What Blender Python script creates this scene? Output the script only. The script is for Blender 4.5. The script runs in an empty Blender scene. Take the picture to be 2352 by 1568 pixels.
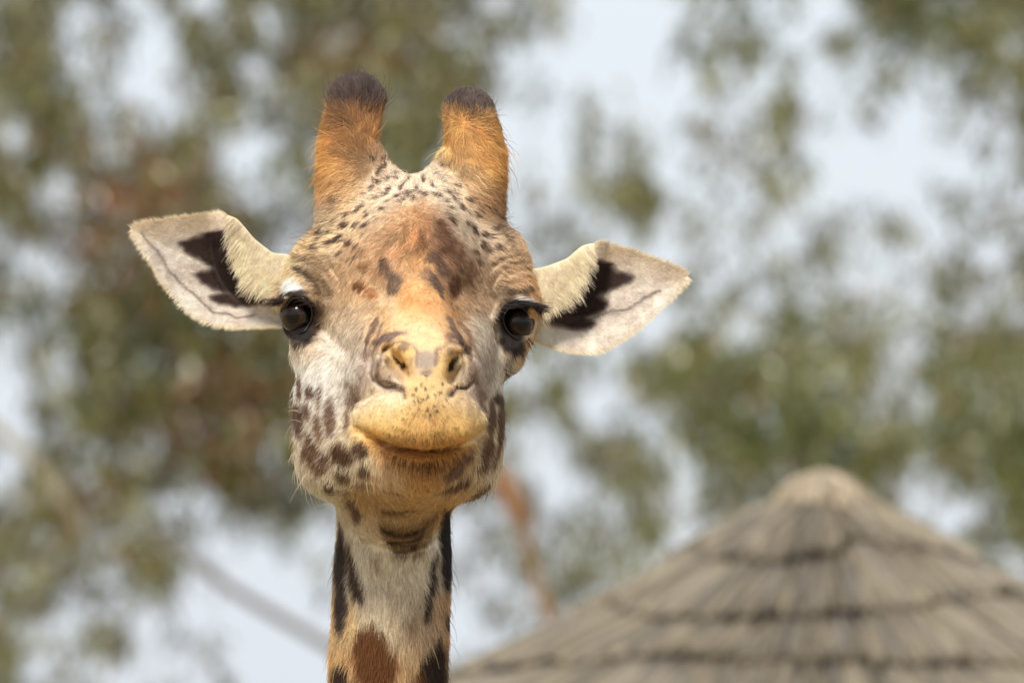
import bpy, math, random
import numpy as np
from mathutils import Vector, Matrix

R = math.radians
rng = np.random.default_rng(7)
random.seed(7)

# ------------------------------------------------------------------ camera, light, exposure
PITCH = R(3.0)
CAM = Vector((0.0, 0.0, 3.4))
DIST = 10.6                      # metres to the giraffe's eyes
LENS = 300.0
W0, H0 = 2352.0, 1568.0          # image size in pixels; u, v positions are taken from image pixels
S = DIST * 36.0 / LENS / W0      # metres per image pixel at the giraffe
DP = DIST / S
FWD = Vector((0, math.cos(PITCH), math.sin(PITCH)))
UPV = Vector((0, -math.sin(PITCH), math.cos(PITCH)))

scene = bpy.context.scene
cam_data = bpy.data.cameras.new('camera')
cam = bpy.data.objects.new('camera', cam_data)
scene.collection.objects.link(cam)
cam.location = CAM
cam.rotation_euler = (math.pi / 2 + PITCH, 0, 0)
cam_data.lens = LENS
cam_data.sensor_width = 36
cam_data.clip_start = 0.5
cam_data.clip_end = 3000
cam_data.dof.use_dof = True
cam_data.dof.focus_distance = DIST - 0.06
cam_data.dof.aperture_fstop = 6.3
scene.camera = cam

SUN_EL, SUN_AZ = R(43), R(-17)   # azimuth measured from the camera's back, towards the left
sun_dir = Vector((math.sin(SUN_AZ) * math.cos(SUN_EL), -math.cos(SUN_AZ) * math.cos(SUN_EL), math.sin(SUN_EL)))
sd = bpy.data.lights.new('sun', 'SUN')
sd.energy = 2.9
sd.angle = R(11)
sd.color = (1.0, 0.95, 0.87)
sun = bpy.data.objects.new('sun', sd)
scene.collection.objects.link(sun)
sun.rotation_euler = sun_dir.to_track_quat('Z', 'Y').to_euler()

world = bpy.data.worlds.new('World')
scene.world = world
world.use_nodes = True
wn = world.node_tree
wn.nodes.clear()
sky = wn.nodes.new('ShaderNodeTexSky')
sky.sky_type = 'NISHITA'
sky.sun_disc = False
sky.sun_elevation = SUN_EL
sky.sun_rotation = math.atan2(sun_dir.x, sun_dir.y)
sky.air_density = 1.0
sky.dust_density = 4.0
sky.ozone_density = 1.0
# thin bright cloud veil over the blue
veil = wn.nodes.new('ShaderNodeMix'); veil.data_type = 'RGBA'; veil.inputs[0].default_value = 0.78
veil.inputs[7].default_value = (7.5, 8.0, 8.6, 1)
bg = wn.nodes.new('ShaderNodeBackground'); bg.inputs[1].default_value = 0.098
wo = wn.nodes.new('ShaderNodeOutputWorld')
wn.links.new(sky.outputs[0], veil.inputs[6])
wn.links.new(veil.outputs[2], bg.inputs[0])
wn.links.new(bg.outputs[0], wo.inputs[0])

scene.view_settings.view_transform = 'Standard'
scene.view_settings.look = 'None'
scene.view_settings.gamma = 1.0
scene.view_settings.exposure = 0.37
scene.view_settings.use_curve_mapping = False
scene.cycles.use_denoising = True
scene.cycles.max_bounces = 8
scene.cycles.transparent_max_bounces = 8
try:
    scene.cycles_curves.shape = 'RIBBONS'
except Exception:
    pass

# ------------------------------------------------------------------ helpers
def lin(c):
    c = np.asarray(c, dtype=np.float64) / 255.0
    return np.where(c <= 0.04045, c / 12.92, ((c + 0.055) / 1.055) ** 2.4)

def at(u, v, d):
    """world point seen at image pixel (u, v) at axial distance d"""
    k = d * 36.0 / LENS / W0
    return CAM + FWD * d + Vector((1, 0, 0)) * ((u - W0 / 2) * k) + UPV * ((H0 / 2 - v) * k)

def link(o):
    scene.collection.objects.link(o)
    return o

def tag(o, label=None, cat=None, group=None, kind=None):
    if label: o['label'] = label
    if cat: o['category'] = cat
    if group: o['group'] = group
    if kind: o['kind'] = kind
    return o

def empty(name, loc=(0, 0, 0), rot=(0, 0, 0), parent=None):
    o = link(bpy.data.objects.new(name, None))
    o.location = loc
    o.rotation_euler = rot
    o.parent = parent
    return o

def mesh_np(name, verts, faces, mat=None, parent=None, smooth=True, col=None):
    """faces: (n,k) int array, k = 3 or 4"""
    verts = np.asarray(verts, dtype=np.float32)
    faces = np.asarray(faces, dtype=np.int32)
    me = bpy.data.meshes.new(name)
    n, k = faces.shape
    me.vertices.add(len(verts))
    me.vertices.foreach_set('co', verts.ravel())
    me.loops.add(n * k)
    me.loops.foreach_set('vertex_index', faces.ravel())
    me.polygons.add(n)
    me.polygons.foreach_set('loop_start', np.arange(0, n * k, k, dtype=np.int32))
    me.update(calc_edges=True)
    me.polygons.foreach_set('use_smooth', np.full(n, smooth, dtype=bool))
    if col is not None:
        a = me.attributes.new('col', 'FLOAT_COLOR', 'POINT')
        c = np.ones((len(verts), 4), dtype=np.float32)
        c[:, :3] = col
        a.data.foreach_set('color', c.ravel())
    me.validate()
    if mat: me.materials.append(mat)
    o = link(bpy.data.objects.new(name, me))
    o.parent = parent
    return o

def curves_np(name, pts, r0, r1, col, mat, parent=None):
    """pts (n,k,3); r0 root radius (n,), r1 tip radius (n,); col (n,3) linear"""
    n, k, _ = pts.shape
    hc = bpy.data.hair_curves.new(name)
    hc.add_curves([k] * n)
    hc.attributes['position'].data.foreach_set('vector', pts.astype(np.float32).ravel())
    t = np.linspace(0, 1, k)[None, :]
    rad = (r0[:, None] * (1 - t) + r1[:, None] * t).astype(np.float32)
    if 'radius' not in hc.attributes:
        hc.attributes.new('radius', 'FLOAT', 'POINT')
    hc.attributes['radius'].data.foreach_set('value', rad.ravel())
    a = hc.attributes.new('col', 'FLOAT_COLOR', 'CURVE')
    c = np.ones((n, 4), dtype=np.float32); c[:, :3] = col
    a.data.foreach_set('color', c.ravel())
    hc.materials.append(mat)
    o = link(bpy.data.objects.new(name, hc))
    o.parent = parent
    return o

def _hash(ix, iy, iz, seed):
    h = (ix.astype(np.int64) * 374761393 + iy.astype(np.int64) * 668265263 + iz.astype(np.int64) * 2147483647 + seed * 1274126177) & 0xffffffff
    h = ((h ^ (h >> 13)) * 1274126177) & 0xffffffff
    h = ((h ^ (h >> 16)) * 2246822519) & 0xffffffff
    return ((h ^ (h >> 15)) & 0xffff) / 65535.0

def noise(x, y, z=None, scale=1.0, seed=0):
    """value noise in -1..1"""
    x = np.asarray(x) / scale; y = np.asarray(y) / scale
    z = np.zeros_like(x) if z is None else np.asarray(z) / scale
    ix, iy, iz = np.floor(x), np.floor(y), np.floor(z)
    fx, fy, fz = x - ix, y - iy, z - iz
    fx = fx * fx * (3 - 2 * fx); fy = fy * fy * (3 - 2 * fy); fz = fz * fz * (3 - 2 * fz)
    r = 0
    for a in (0, 1):
        for b in (0, 1):
            for c in (0, 1):
                w = (fx if a else 1 - fx) * (fy if b else 1 - fy) * (fz if c else 1 - fz)
                r = r + w * _hash(ix + a, iy + b, iz + c, seed)
    return r * 2 - 1

def sstep(a, b, x):
    t = np.clip((x - a) / (b - a), 0, 1)
    return t * t * (3 - 2 * t)

def node_mat(name):
    m = bpy.data.materials.new(name)
    m.use_nodes = True
    nt = m.node_tree
    b = nt.nodes['Principled BSDF']
    return m, nt, b

def simple_mat(name, rgb, rough=0.8, var=0.0, scale=20.0, bump=0.0, spec=0.3):
    m, nt, b = node_mat(name)
    b.inputs['Roughness'].default_value = rough
    b.inputs['Specular IOR Level'].default_value = spec
    c = tuple(lin(rgb)) + (1,)
    b.inputs['Base Color'].default_value = c
    if var or bump:
        tc = nt.nodes.new('ShaderNodeTexCoord')
        nz = nt.nodes.new('ShaderNodeTexNoise'); nz.inputs['Scale'].default_value = scale; nz.inputs['Detail'].default_value = 6
        nt.links.new(tc.outputs['Object'], nz.inputs['Vector'])
        if var:
            mx = nt.nodes.new('ShaderNodeMix'); mx.data_type = 'RGBA'
            mx.inputs[6].default_value = tuple(x * (1 - var) for x in c[:3]) + (1,)
            mx.inputs[7].default_value = tuple(min(1, x * (1 + var)) for x in c[:3]) + (1,)
            nt.links.new(nz.outputs['Fac'], mx.inputs[0])
            nt.links.new(mx.outputs[2], b.inputs['Base Color'])
        if bump:
            bp = nt.nodes.new('ShaderNodeBump'); bp.inputs['Strength'].default_value = bump; bp.inputs['Distance'].default_value = 0.02
            nt.links.new(nz.outputs['Fac'], bp.inputs['Height'])
            nt.links.new(bp.outputs[0], b.inputs['Normal'])
    return m

def attr_mat(name, rough=0.8, transl=0.0, spec=0.2, attr='col'):
    m, nt, b = node_mat(name)
    a = nt.nodes.new('ShaderNodeAttribute'); a.attribute_name = attr
    nt.links.new(a.outputs['Color'], b.inputs['Base Color'])
    b.inputs['Roughness'].default_value = rough
    b.inputs['Specular IOR Level'].default_value = spec
    if transl > 0:
        t = nt.nodes.new('ShaderNodeBsdfTranslucent')
        nt.links.new(a.outputs['Color'], t.inputs['Color'])
        mx = nt.nodes.new('ShaderNodeMixShader'); mx.inputs[0].default_value = transl
        nt.links.new(b.outputs[0], mx.inputs[1]); nt.links.new(t.outputs[0], mx.inputs[2])
        nt.links.new(mx.outputs[0], nt.nodes['Material Output'].inputs['Surface'])
    return m

M_skin = attr_mat('hide', 0.85)
M_fur = attr_mat('fur_hair', 0.55, 0.3, 0.25)
M_leaf = attr_mat('leaf', 0.28, 0.3, 0.6)
M_bark = attr_mat('bark', 0.9)
M_straw = attr_mat('straw', 0.85)

def tube_np(path, radii, n=8):
    """returns verts, quads of a tube along path (k,3)"""
    path = np.asarray(path, float); k = len(path)
    tan = np.gradient(path, axis=0)
    tan /= np.linalg.norm(tan, axis=1)[:, None]
    ref = np.array([0.31, 0.2, 0.93])
    a = np.cross(tan, ref); a /= np.linalg.norm(a, axis=1)[:, None]
    b = np.cross(tan, a)
    th = np.linspace(0, 2 * np.pi, n, endpoint=False)
    V = path[:, None, :] + np.asarray(radii)[:, None, None] * (a[:, None, :] * np.cos(th)[None, :, None] + b[:, None, :] * np.sin(th)[None, :, None])
    i = np.arange(k - 1)[:, None]; j = np.arange(n)[None, :]
    j2 = (j + 1) % n
    q = np.stack([i * n + j, i * n + j2, (i + 1) * n + j2, (i + 1) * n + j], -1).reshape(-1, 4)
    return V.reshape(-1, 3), q

class Acc:
    def __init__(s): s.v = []; s.f = []; s.c = []; s.n = 0
    def add(s, v, f, c):
        v = np.asarray(v, float); s.v.append(v); s.f.append(np.asarray(f) + s.n); s.n += len(v)
        c = np.asarray(c, float)
        s.c.append(np.broadcast_to(c, (len(v), 3)) if c.ndim == 1 else c)
    def build(s, name, mat, parent=None, smooth=True):
        return mesh_np(name, np.concatenate(s.v), np.concatenate(s.f), mat, parent, smooth, np.concatenate(s.c))

# ------------------------------------------------------------------ ground
gm = simple_mat('dry_ground', (150, 132, 100), 0.95, 0.25, 1.5, 0.3)
n = 60
gx, gy = np.meshgrid(np.linspace(-1, 1, n) ** 3 * 1500, np.linspace(-1, 1, n) ** 3 * 1500)
gz = noise(gx, gy, scale=9.0, seed=3) * 0.05
ii = np.arange(n - 1)[:, None] * n + np.arange(n - 1)[None, :]
gf = np.stack([ii, ii + 1, ii + n + 1, ii + n], -1).reshape(-1, 4)
tag(mesh_np('ground', np.stack([gx.ravel(), gy.ravel(), gz.ravel() - 0.05], -1), gf, gm), kind='structure')

# ------------------------------------------------------------------ trees behind
# leaf density of the boughs (0 open sky .. 9 closed foliage), 24 x 16 cells over the view
ROWS = [
 # 0    1    2    3    4    5    6    7    8    9   10   11   12   13   14   15   16   17   18   19   20   21   22   23
 [5,   5,   4,   2,   5,   4,   3,   8,   8,   8,   8,   4,   1,   0,   0,   0,   5,   6,   1,   1,   4,   7,   8,   8],
 [4,   5,   3,   2,   3,   5,   5,   8,   8,   8,   8,   3,   1,   0,   0,   0,   2,   2,   1,   1,   2,   4,   6,   7],
 [4,   5,   6,   2,   2,   3,   3,   7,   8,   8,   7,   2,   1,   1,   1,   1,   2,   2,   4,   1,   0,   1,   2,   4],
 [4,   4,   7,   7,   6,   3,   2,   4,   7,   6,   4,   4,   2,   2,   3,   3,   4,   3,   1,   0,   0,   0,   2,   3],
 [5,   2,   8,   8,   7,   2,   3,   4,   7,   6,   4,   4,   3,   3,   5,   3,   1,   1,   1,   0,   0,   0,   3,   4],
 [6,   2,   8,   8,   8,   5,   5,   6,   6,   6,   6,   4,   2,   2,   2,   2,   1,   1,   2,   3,   2,   2,   5,   6],
 [6,   3,   8,   8,   8,   8,   6,   6,   6,   6,   6,   4,   3,   3,   3,   3,   2,   4,   4,   4,   2,   4,   5,   6],
 [2,   2,   8,   8,   8,   8,   8,   6,   6,   6,   6,   4,   3,   3,   3,   2,   5,   2,   6,   6,   3,   3,   4,   6],
 [1,   1,   8,   8,   8,   8,   8,   6,   6,   6,   6,   4,   3,   4,   4,   7,   7,   5,   6,   6,   3,   3,   5,   6],
 [1,   3,   7,   8,   8,   8,   8,   6,   6,   6,   6,   4,   3,   3,   2,   3,   8,   8,   8,   7,   3,   2,   6,   7],
 [1,   5,   4,   7,   8,   8,   6,   6,   6,   6,   6,   4,   2,   4,   5,   2,   4,   8,   8,   8,   6,   4,   6,   8],
 [2,   4,   5,   4,   2,   6,   6,   3,   3,   3,   3,   3,   4,   3,   2,   3,   4,   5,   6,   6,   5,   2,   3,   6],
 [3,   3,   3,   4,   1,   2,   4,   2,   2,   2,   1,   1,   4,   3,   4,   2,   3,   4,   4,   4,   4,   3,   4,   4],
 [6,   5,   4,   4,   1,   0,   1,   1,   1,   1,   1,   2,   2,   5,   3,   3,   3,   3,   3,   3,   3,   3,   3,   3],
 [4,   1,   1,   1,   0,   0,   0,   0,   0,   0,   1,   4,   2,   2,   2,   2,   2,   2,   2,   2,   2,   2,   2,   2],
 [4,   2,   0,   0,   0,   0,   0,   0,   0,   0,   0,   1,   2,   2,   2,   2,   2,   2,   2,   2,   2,   2,   2,   2]]
DENS = np.array(ROWS, float)

def dens_at(u, v):
    x = u / 98.0 - 0.5; y = v / 98.0 - 0.5
    inside = (u > -40) & (u < W0 + 40) & (v > -40) & (v < H0 + 40)
    xc = np.clip(x, 0, 22.999); yc = np.clip(y, 0, 14.999)
    i = np.floor(xc).astype(int); j = np.floor(yc).astype(int)
    fx = sstep(0, 1, xc - i); fy = sstep(0, 1, yc - j)
    d = (DENS[j, i] * (1 - fx) + DENS[j, i + 1] * fx) * (1 - fy) + (DENS[j + 1, i] * (1 - fx) + DENS[j + 1, i + 1] * fx) * fy
    # beyond the view the crowns go on with loose and closed boughs of their own
    edge = np.maximum(np.maximum(-u, u - W0), np.maximum(-v, v - H0))
    k = sstep(-50, 300, edge)
    free = np.clip(4.2 + 6.5 * noise(u, v, scale=330, seed=21) + 1.5 * noise(u, v, scale=120, seed=22), 0, 9)
    free = free * sstep(1500, 900, v - H0)
    return d * (1 - k) + free * k

RUST = [(300, 480, 140, 1.0), (230, 430, 60, .9), (520, 930, 120, 1.0), (780, 130, 90, .8), (190, 1120, 55, 1.0), (420, 400, 110, .5),
        (620, 700, 90, .4), (1640, 340, 70, .6), (2060, 880, 50, .4), (380, 180, 60, .35), (950, 60, 70, .4)]
DARKG = [(1720, 900, 170), (2250, 1000, 160), (1700, 20, 90), (2100, 60, 120), (430, 760, 180), (60, 600, 90), (1850, 1000, 140), (600, 1150, 90), (760, 650, 160)]

TREES = [  # trunk x, y; crown reach: u range; label
    ('leafy olive-green gum tree with rusty dry leaf clusters, filling the left half behind the giraffe', -5.2, 41.5, (-2600, 1010), 38.5, 43.5),
    ('sparse grey-green gum tree with wide open sky gaps, high above the thatched roof', 5.6, 43.0, (1010, 4000), 39.0, 45.0),
    ('dense dark green leafy tree rising just behind the peak of the thatched roof', 1.5, 37.5, (1300, 2900), 36.0, 39.0),
]
leaf_total = 0
def make_leaves(acc_c, n, urange, d0, d1, seed, kind=0):
    r = np.random.default_rng(seed)
    u = r.uniform(urange[0], urange[1], n * 4); v = r.uniform(-1500, 3000, n * 4)
    # sprigs: leaves come in small hanging bunches
    nb = n * 4 // 13
    bu = r.uniform(urange[0], urange[1], nb); bv = r.uniform(-1500, 3000, nb)
    nz = 1.0 * noise(bu + .35 * bv, bv - .35 * bu, scale=95, seed=seed + 5) + .9 * noise(bu - .6 * bv, bv + .6 * bu, scale=52, seed=seed + 6) + .5 * noise(bu + 1.1 * bv, bv - 1.1 * bu, scale=36, seed=seed + 7)
    dn = dens_at(bu, bv)
    val = dn + nz * (3.4 - .2 * dn)
    h2 = noise(bu * .8 + .6 * bv, bv * .8 - .6 * bu, scale=58, seed=seed + 8) + .6 * noise(bu * .5 - .9 * bv, bv * .5 + .9 * bu, scale=31, seed=seed + 9)
    keep = r.uniform(0, 1, nb) < (sstep(2.2, 7.0, val) * .95 + .07 * (dn > .6)) * (1 - (1 - sstep(-.75, -.3, h2)) * (.88 - .5 * sstep(6.2, 8, dn)))
    near = np.maximum.reduce([np.exp(-((bu - a) ** 2 + (bv - b_) ** 2) / (2 * s_ * s_)) for a, b_, s_ in ((1720, 930, 150), (1900, 1040, 150), (2250, 1050, 160), (2700, 1200, 300), (1880, 1500, 380))])
    near = near + .12 * noise(bu, bv, scale=60, seed=333)
    if kind == 1: keep &= near < .42
    if kind == 2: keep &= near >= .42
    bu, bv = bu[keep], bv[keep]
    bd = r.uniform(d0, d1, len(bu))
    m = 13
    N = len(bu) * m
    k = bd * 36.0 / LENS / W0
    bx = (bu - W0 / 2) * k; bz = (H0 / 2 - bv) * k
    P = np.stack([bx, bd, bz], -1)                      # camera frame
    P = np.repeat(P, m, 0) + r.normal(0, 1, (N, 3)) * np.array([.046, .07, .055])
    L = r.uniform(.07, .13, N); Wd = r.uniform(.009, .015, N)
    ax = r.normal(0, .55, (N, 3)); ax[:, 2] -= 1.0       # hanging
    ax /= np.linalg.norm(ax, axis=1)[:, None]
    sd_ = np.cross(ax, r.normal(0, 1, (N, 3))); sd_ /= np.linalg.norm(sd_, axis=1)[:, None]
    nrm = np.cross(ax, sd_)
    p0 = P; p1 = P + ax * (L * .45)[:, None] + sd_ * Wd[:, None] + nrm * (.1 * L)[:, None]
    p2 = P + ax * L[:, None] - nrm * (.05 * L)[:, None]; p3 = P + ax * (L * .45)[:, None] - sd_ * Wd[:, None] + nrm * (.1 * L)[:, None]
    V = np.stack([p0, p1, p2, p3], 1).reshape(-1, 3)
    M = np.array([[1, 0, 0], [0, FWD.y, FWD.z], [0, UPV.y, UPV.z]])
    V = V @ M + np.array(CAM)
    F = np.arange(N * 4).reshape(N, 4)
    uu = np.repeat(bu, m); vv = np.repeat(bv, m)
    base = np.tile(lin((128, 128, 74)), (N, 1))
    base = base * (1 + .35 * r.normal(0, 1, N)[:, None].clip(-1.6, 2.2))
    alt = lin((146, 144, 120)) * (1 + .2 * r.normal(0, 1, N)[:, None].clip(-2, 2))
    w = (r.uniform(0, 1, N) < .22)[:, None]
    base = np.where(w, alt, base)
    base = np.where((r.uniform(0, 1, N) < .10)[:, None], lin((190, 188, 158)), base)  # scattered pale leaves paint in the highlights of sun-facing foliage
    rust = np.zeros(N)
    for (a, b, s_, w_) in RUST:
        rust = np.maximum(rust, w_ * np.exp(-((uu - a) ** 2 + (vv - b) ** 2) / (2 * s_ * s_)))
    rust = np.where((uu < 1100), np.maximum(rust * .75, .09), np.maximum(rust * .7, .04))
    isr = r.uniform(0, 1, N) < rust * .85
    rc = lin((140, 98, 66)) * (1 + .3 * r.normal(0, 1, N)[:, None].clip(-1.5, 2))
    base = np.where(isr[:, None], rc, base)
    dk = np.zeros(N)
    for (a, b, s_) in DARKG:
        dk = np.maximum(dk, np.exp(-((uu - a) ** 2 + (vv - b) ** 2) / (2 * s_ * s_)))
    dg = lin((88, 96, 48))
    base = np.where((~isr & (r.uniform(0, 1, N) < dk * .8))[:, None], dg * (1 + .3 * r.normal(0, 1, (N, 1)).clip(-1.5, 2)), base)
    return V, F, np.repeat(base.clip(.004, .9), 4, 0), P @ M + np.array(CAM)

bark_c = lin((150, 138, 122))
for ti, (lab, tx, ty, ur, d0, d1) in enumerate(TREES):
    root = tag(empty('gum_tree', (tx, ty, 0)), lab, 'tree')
    off = np.array([tx, ty, 0.0])
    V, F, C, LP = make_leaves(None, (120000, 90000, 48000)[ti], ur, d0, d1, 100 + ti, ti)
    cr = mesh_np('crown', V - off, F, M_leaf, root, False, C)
    cr['kind'] = 'stuff'
    # trunk and boughs
    acc = Acc()
    th_ = 6.2 if ti < 2 else 4.3
    h = np.linspace(0, th_, 14)
    path = np.stack([.25 * np.sin(h * .6), .2 * np.cos(h * .5), h], -1)
    v_, q_ = tube_np(path, np.linspace(.34, .2, 14) * (1 if ti < 2 else .6), 14)
    acc.add(v_, q_, bark_c)
    acc.build('trunk', M_bark, root)
    sgn = 1 if ti == 0 else -1
    for b in range(16 if ti < 2 else 8):
        z0 = 2.8 + b * .3
        rb_ = np.random.default_rng(b + ti * 50)
        far = LP[(LP[:, 0] < -3.1) if ti == 0 else ((LP[:, 0] > 3.4) if ti == 1 else (LP[:, 2] < 5.4))]
        tgt = far[rb_.integers(0, len(far))] - off
        s0 = np.array([.1, .1, min(z0, th_ - .1)]) if ti < 2 else np.array([0, 0, th_ - .1 * b / 3])
        t = np.linspace(0, 1, 12)[:, None]
        mid = (s0 + tgt) / 2 + np.array([0, 0, .8 if ti < 2 else .1])
        pth = (1 - t) ** 2 * s0 + 2 * t * (1 - t) * mid + t * t * tgt
        pth[1:-1] += np.random.default_rng(b).normal(0, .04, (10, 3))
        a2 = Acc(); v_, q_ = tube_np(pth, np.linspace(.07, .008, 12), 7)
        a2.add(v_, q_, bark_c * .8)
        a2.build('bough', M_bark, root)
    def limb(name, pts, radii, c0, c1, label=None):
        P3 = np.array([at(*p) for p in pts])
        t = np.linspace(0, len(pts) - 1, len(pts) * 6)
        Pi = np.stack([np.interp(t, np.arange(len(pts)), P3[:, i]) for i in range(3)], -1)
        for _ in range(3): Pi[1:-1] = (Pi[:-2] + Pi[1:-1] * 2 + Pi[2:]) / 4
        rr = np.interp(t, np.arange(len(pts)), radii)
        v_, q_ = tube_np(Pi, rr, 10)
        cc = np.outer(1 - np.repeat(np.linspace(0, 1, len(t)), 10), lin(c0)) + np.outer(np.repeat(np.linspace(0, 1, len(t)), 10), lin(c1))
        a3 = Acc(); a3.add(v_ - off, q_, cc)
        o = a3.build(name, M_bark, root)
        if label: o['label'] = label
    if ti == 2:
        continue
    if ti == 0:
        limb('branch', [(330, 1205, 34), (430, 1275, 34), (520, 1345, 34), (620, 1405, 34), (700, 1450, 34), (800, 1510, 34), (900, 1580, 34)],
             [.012, .018, .021, .022, .022, .024, .026], (100, 92, 80), (112, 104, 100), 'thin grey branch slanting down against the sky')
        limb('branch', [(-160, 880, 36), (-40, 955, 36), (60, 1040, 36), (130, 1120, 36), (190, 1230, 36)],
             [.022, .024, .022, .018, .01], (150, 142, 120), (140, 130, 106), 'pale leaning branch at the edge')
    else:
        limb('branch', [(1130, 1070, 37), (1165, 1120, 37), (1195, 1180, 37), (1213, 1245, 37), (1230, 1330, 37), (1262, 1410, 37), (1290, 1470, 37)],
             [.03, .06, .06, .022, .022, .04, .025], (134, 98, 70), (134, 112, 86), 'rusty hanging branch with peeling bark')

# ------------------------------------------------------------------ thatched hut
HD = 20.0
hk = HD * 36.0 / LENS / W0
apex = at(1890, 1085, HD)
hut = tag(empty('thatched_hut', (apex.x, apex.y, 0)), 'round thatched hut whose layered straw roof rises to a pale capped peak', 'hut')
zr = lambda v: apex.z - (v - 1085) * hk
def strand_mb(acc, p0, p1, wid, thick, c, nrm, side):
    """a flattened tapered straw bundle from p0 to p1 (n,3 each)"""
    n = len(p0)
    pts = []
    for t, wf in ((0, .55), (.55, 1.0), (1, .7)):
        p = p0 * (1 - t) + p1 * t
        p = p + nrm * (thick * (0.5 if t == .55 else (.0 if t == 0 else .35)))[:, None]
        pts += [p - side * (wid * wf)[:, None], p + nrm * (thick * .8)[:, None], p + side * (wid * wf)[:, None], p - nrm * (thick * .9)[:, None]]
    V = np.stack(pts, 1)
    f = []
    for a in (0, 4):
        for k in range(4):
            f.append([a + k, a + (k + 1) % 4, a + 4 + (k + 1) % 4, a + 4 + k])
    f.append([8, 9, 10, 11])
    f = np.array(f)
    F = (np.arange(n)[:, None, None] * 12 + f[None]).reshape(-1, 4)
    acc.add(V.reshape(-1, 3), F, np.repeat(c, 12, 0))
# silhouette: radius against height in image pixels, traced down to the image's bottom edge
prof_v = np.array([1100, 1150, 1200, 1245, 1290, 1390, 1480, 1560, 1700, 1900, 2150, 2500, 3000])
prof_r = np.array([40, 95, 180, 262, 335, 505, 680, 850, 1120, 1430, 1750, 2080, 2400])
rad_of = lambda v: np.interp(v, prof_v, prof_r)
tiers = [(1140, 1272), (1232, 1392), (1345, 1512), (1470, 1660), (1600, 1830), (1760, 2040), (1960, 2300), (2200, 2640), (2500, 3020)]
hr = np.random.default_rng(5)
for i, (va, vb) in enumerate(tiers):
    acc = Acc()
    # the packed base of the layer
    na = 72
    th = np.linspace(0, 2 * np.pi, na, endpoint=False)
    vs = np.linspace(va, vb - 14, 5)
    ring = []
    for v in vs:
        rr = (rad_of(v) - 26) * hk
        ring.append(np.stack([rr * np.cos(th), rr * np.sin(th), np.full(na, zr(v))], -1))
    vl = vs[-1]
    ring.append(np.stack([(rad_of(vl) - 90) * hk * np.cos(th), (rad_of(vl) - 90) * hk * np.sin(th), np.full(na, zr(vl))], -1))
    V = np.concatenate(ring)
    ii = np.arange(len(ring) - 1)[:, None]; jj = np.arange(na)[None]
    Fq = np.stack([ii * na + jj, ii * na + (jj + 1) % na, (ii + 1) * na + (jj + 1) % na, (ii + 1) * na + jj], -1).reshape(-1, 4)
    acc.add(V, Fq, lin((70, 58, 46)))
    big = i < 5
    ns = int((rad_of(vb)) * (3.4 if big else 1.2))
    a = hr.uniform(0, 2 * np.pi, ns)
    st = hr.uniform(0, .55, ns)
    wave = 13 * noise(a * 10, a * 0, scale=1.4, seed=i) + 32 * noise(a * 10, a * 0, scale=5.0, seed=i + 40)
    prev = tiers[i - 1][1] + 4 if i else va
    v0 = np.maximum(va, prev + 16 * noise(a * 10, a * 0, scale=1.9, seed=i + 70) + 32 * noise(a * 10, a * 0, scale=5.0, seed=i + 39)) + (vb - va) * st * .75
    v1 = v0 + (vb - va) * hr.uniform(.45, .75, ns)
    v1 = np.minimum(v1, vb + wave + hr.normal(0, 5, ns)); last = hr.uniform(0, 1, ns) < .55
    v1 = np.where(last, vb + wave + hr.normal(0, 6, ns), v1)
    lift0 = 0; lift1 = 26 + 12 * hr.uniform(0, 1, ns)
    def pt(a, v, l):
        rr = (rad_of(v) + l) * hk
        return np.stack([rr * np.cos(a), rr * np.sin(a), zr(v)], -1)
    p0 = pt(a, v0, np.full(ns, -6.0)); p1 = pt(a + hr.normal(0, .012, ns), v1, lift1 - 8)
    nrm = np.stack([np.cos(a) * .5, np.sin(a) * .5, np.full(ns, .86)], -1); side = np.stack([-np.sin(a), np.cos(a), np.zeros(ns)], -1)
    wid = hr.uniform(.005, .013, ns) * (1 if big else 2.2); thk = hr.uniform(.005, .016, ns)
    tone = (1 + .26 * hr.normal(0, 1, ns) + .07 * noise(a * 10, v0 / 60, scale=1.9, seed=9) + .18 * noise(a * 10, v0 / 40, scale=.6, seed=19)).clip(.4, 1.6)
    cc = np.where((hr.uniform(0, 1, ns) < .3)[:, None], lin((112, 106, 98)), lin((134, 124, 106))) * tone[:, None]
    strand_mb(acc, p0, p1, wid, thk, cc.clip(0, .8), nrm, side)
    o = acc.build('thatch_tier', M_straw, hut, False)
    o.location = (0, 0, 0)
# cap
acc = Acc()
na = 40; th = np.linspace(0, 2 * np.pi, na, endpoint=False)
cv = [1083, 1087, 1094, 1104, 1120, 1142, 1166, 1170]; crr = [3, 20, 38, 58, 80, 100, 114, 90]
ring = [np.stack([r_ * hk * (1 + .05 * np.sin(3 * th + v)) * np.cos(th), r_ * hk * (1 + .05 * np.sin(3 * th + v)) * np.sin(th), np.full(na, zr(v)) + .006 * np.sin(4 * th)], -1) for v, r_ in zip(cv, crr)]
V = np.concatenate(ring); ii = np.arange(len(ring) - 1)[:, None]; jj = np.arange(na)[None]
Fq = np.stack([ii * na + jj, ii * na + (jj + 1) % na, (ii + 1) * na + (jj + 1) % na, (ii + 1) * na + jj], -1).reshape(-1, 4)
cc = lin((160, 146, 126)) * (1 + .15 * noise(V[:, 0], V[:, 2], V[:, 1], scale=.05, seed=2))[:, None]
acc.add(V, Fq, cc)
ns = 420; a = hr.uniform(0, 2 * np.pi, ns)
v0 = hr.uniform(1080, 1135, ns); v1 = v0 + hr.uniform(20, 60, ns)
cr_ = lambda v: np.interp(v, cv[:7], crr[:7]) * 1.02
v1 = np.minimum(v1, 1176 + 6 * noise(a * 8, a * 0, seed=77))
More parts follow.
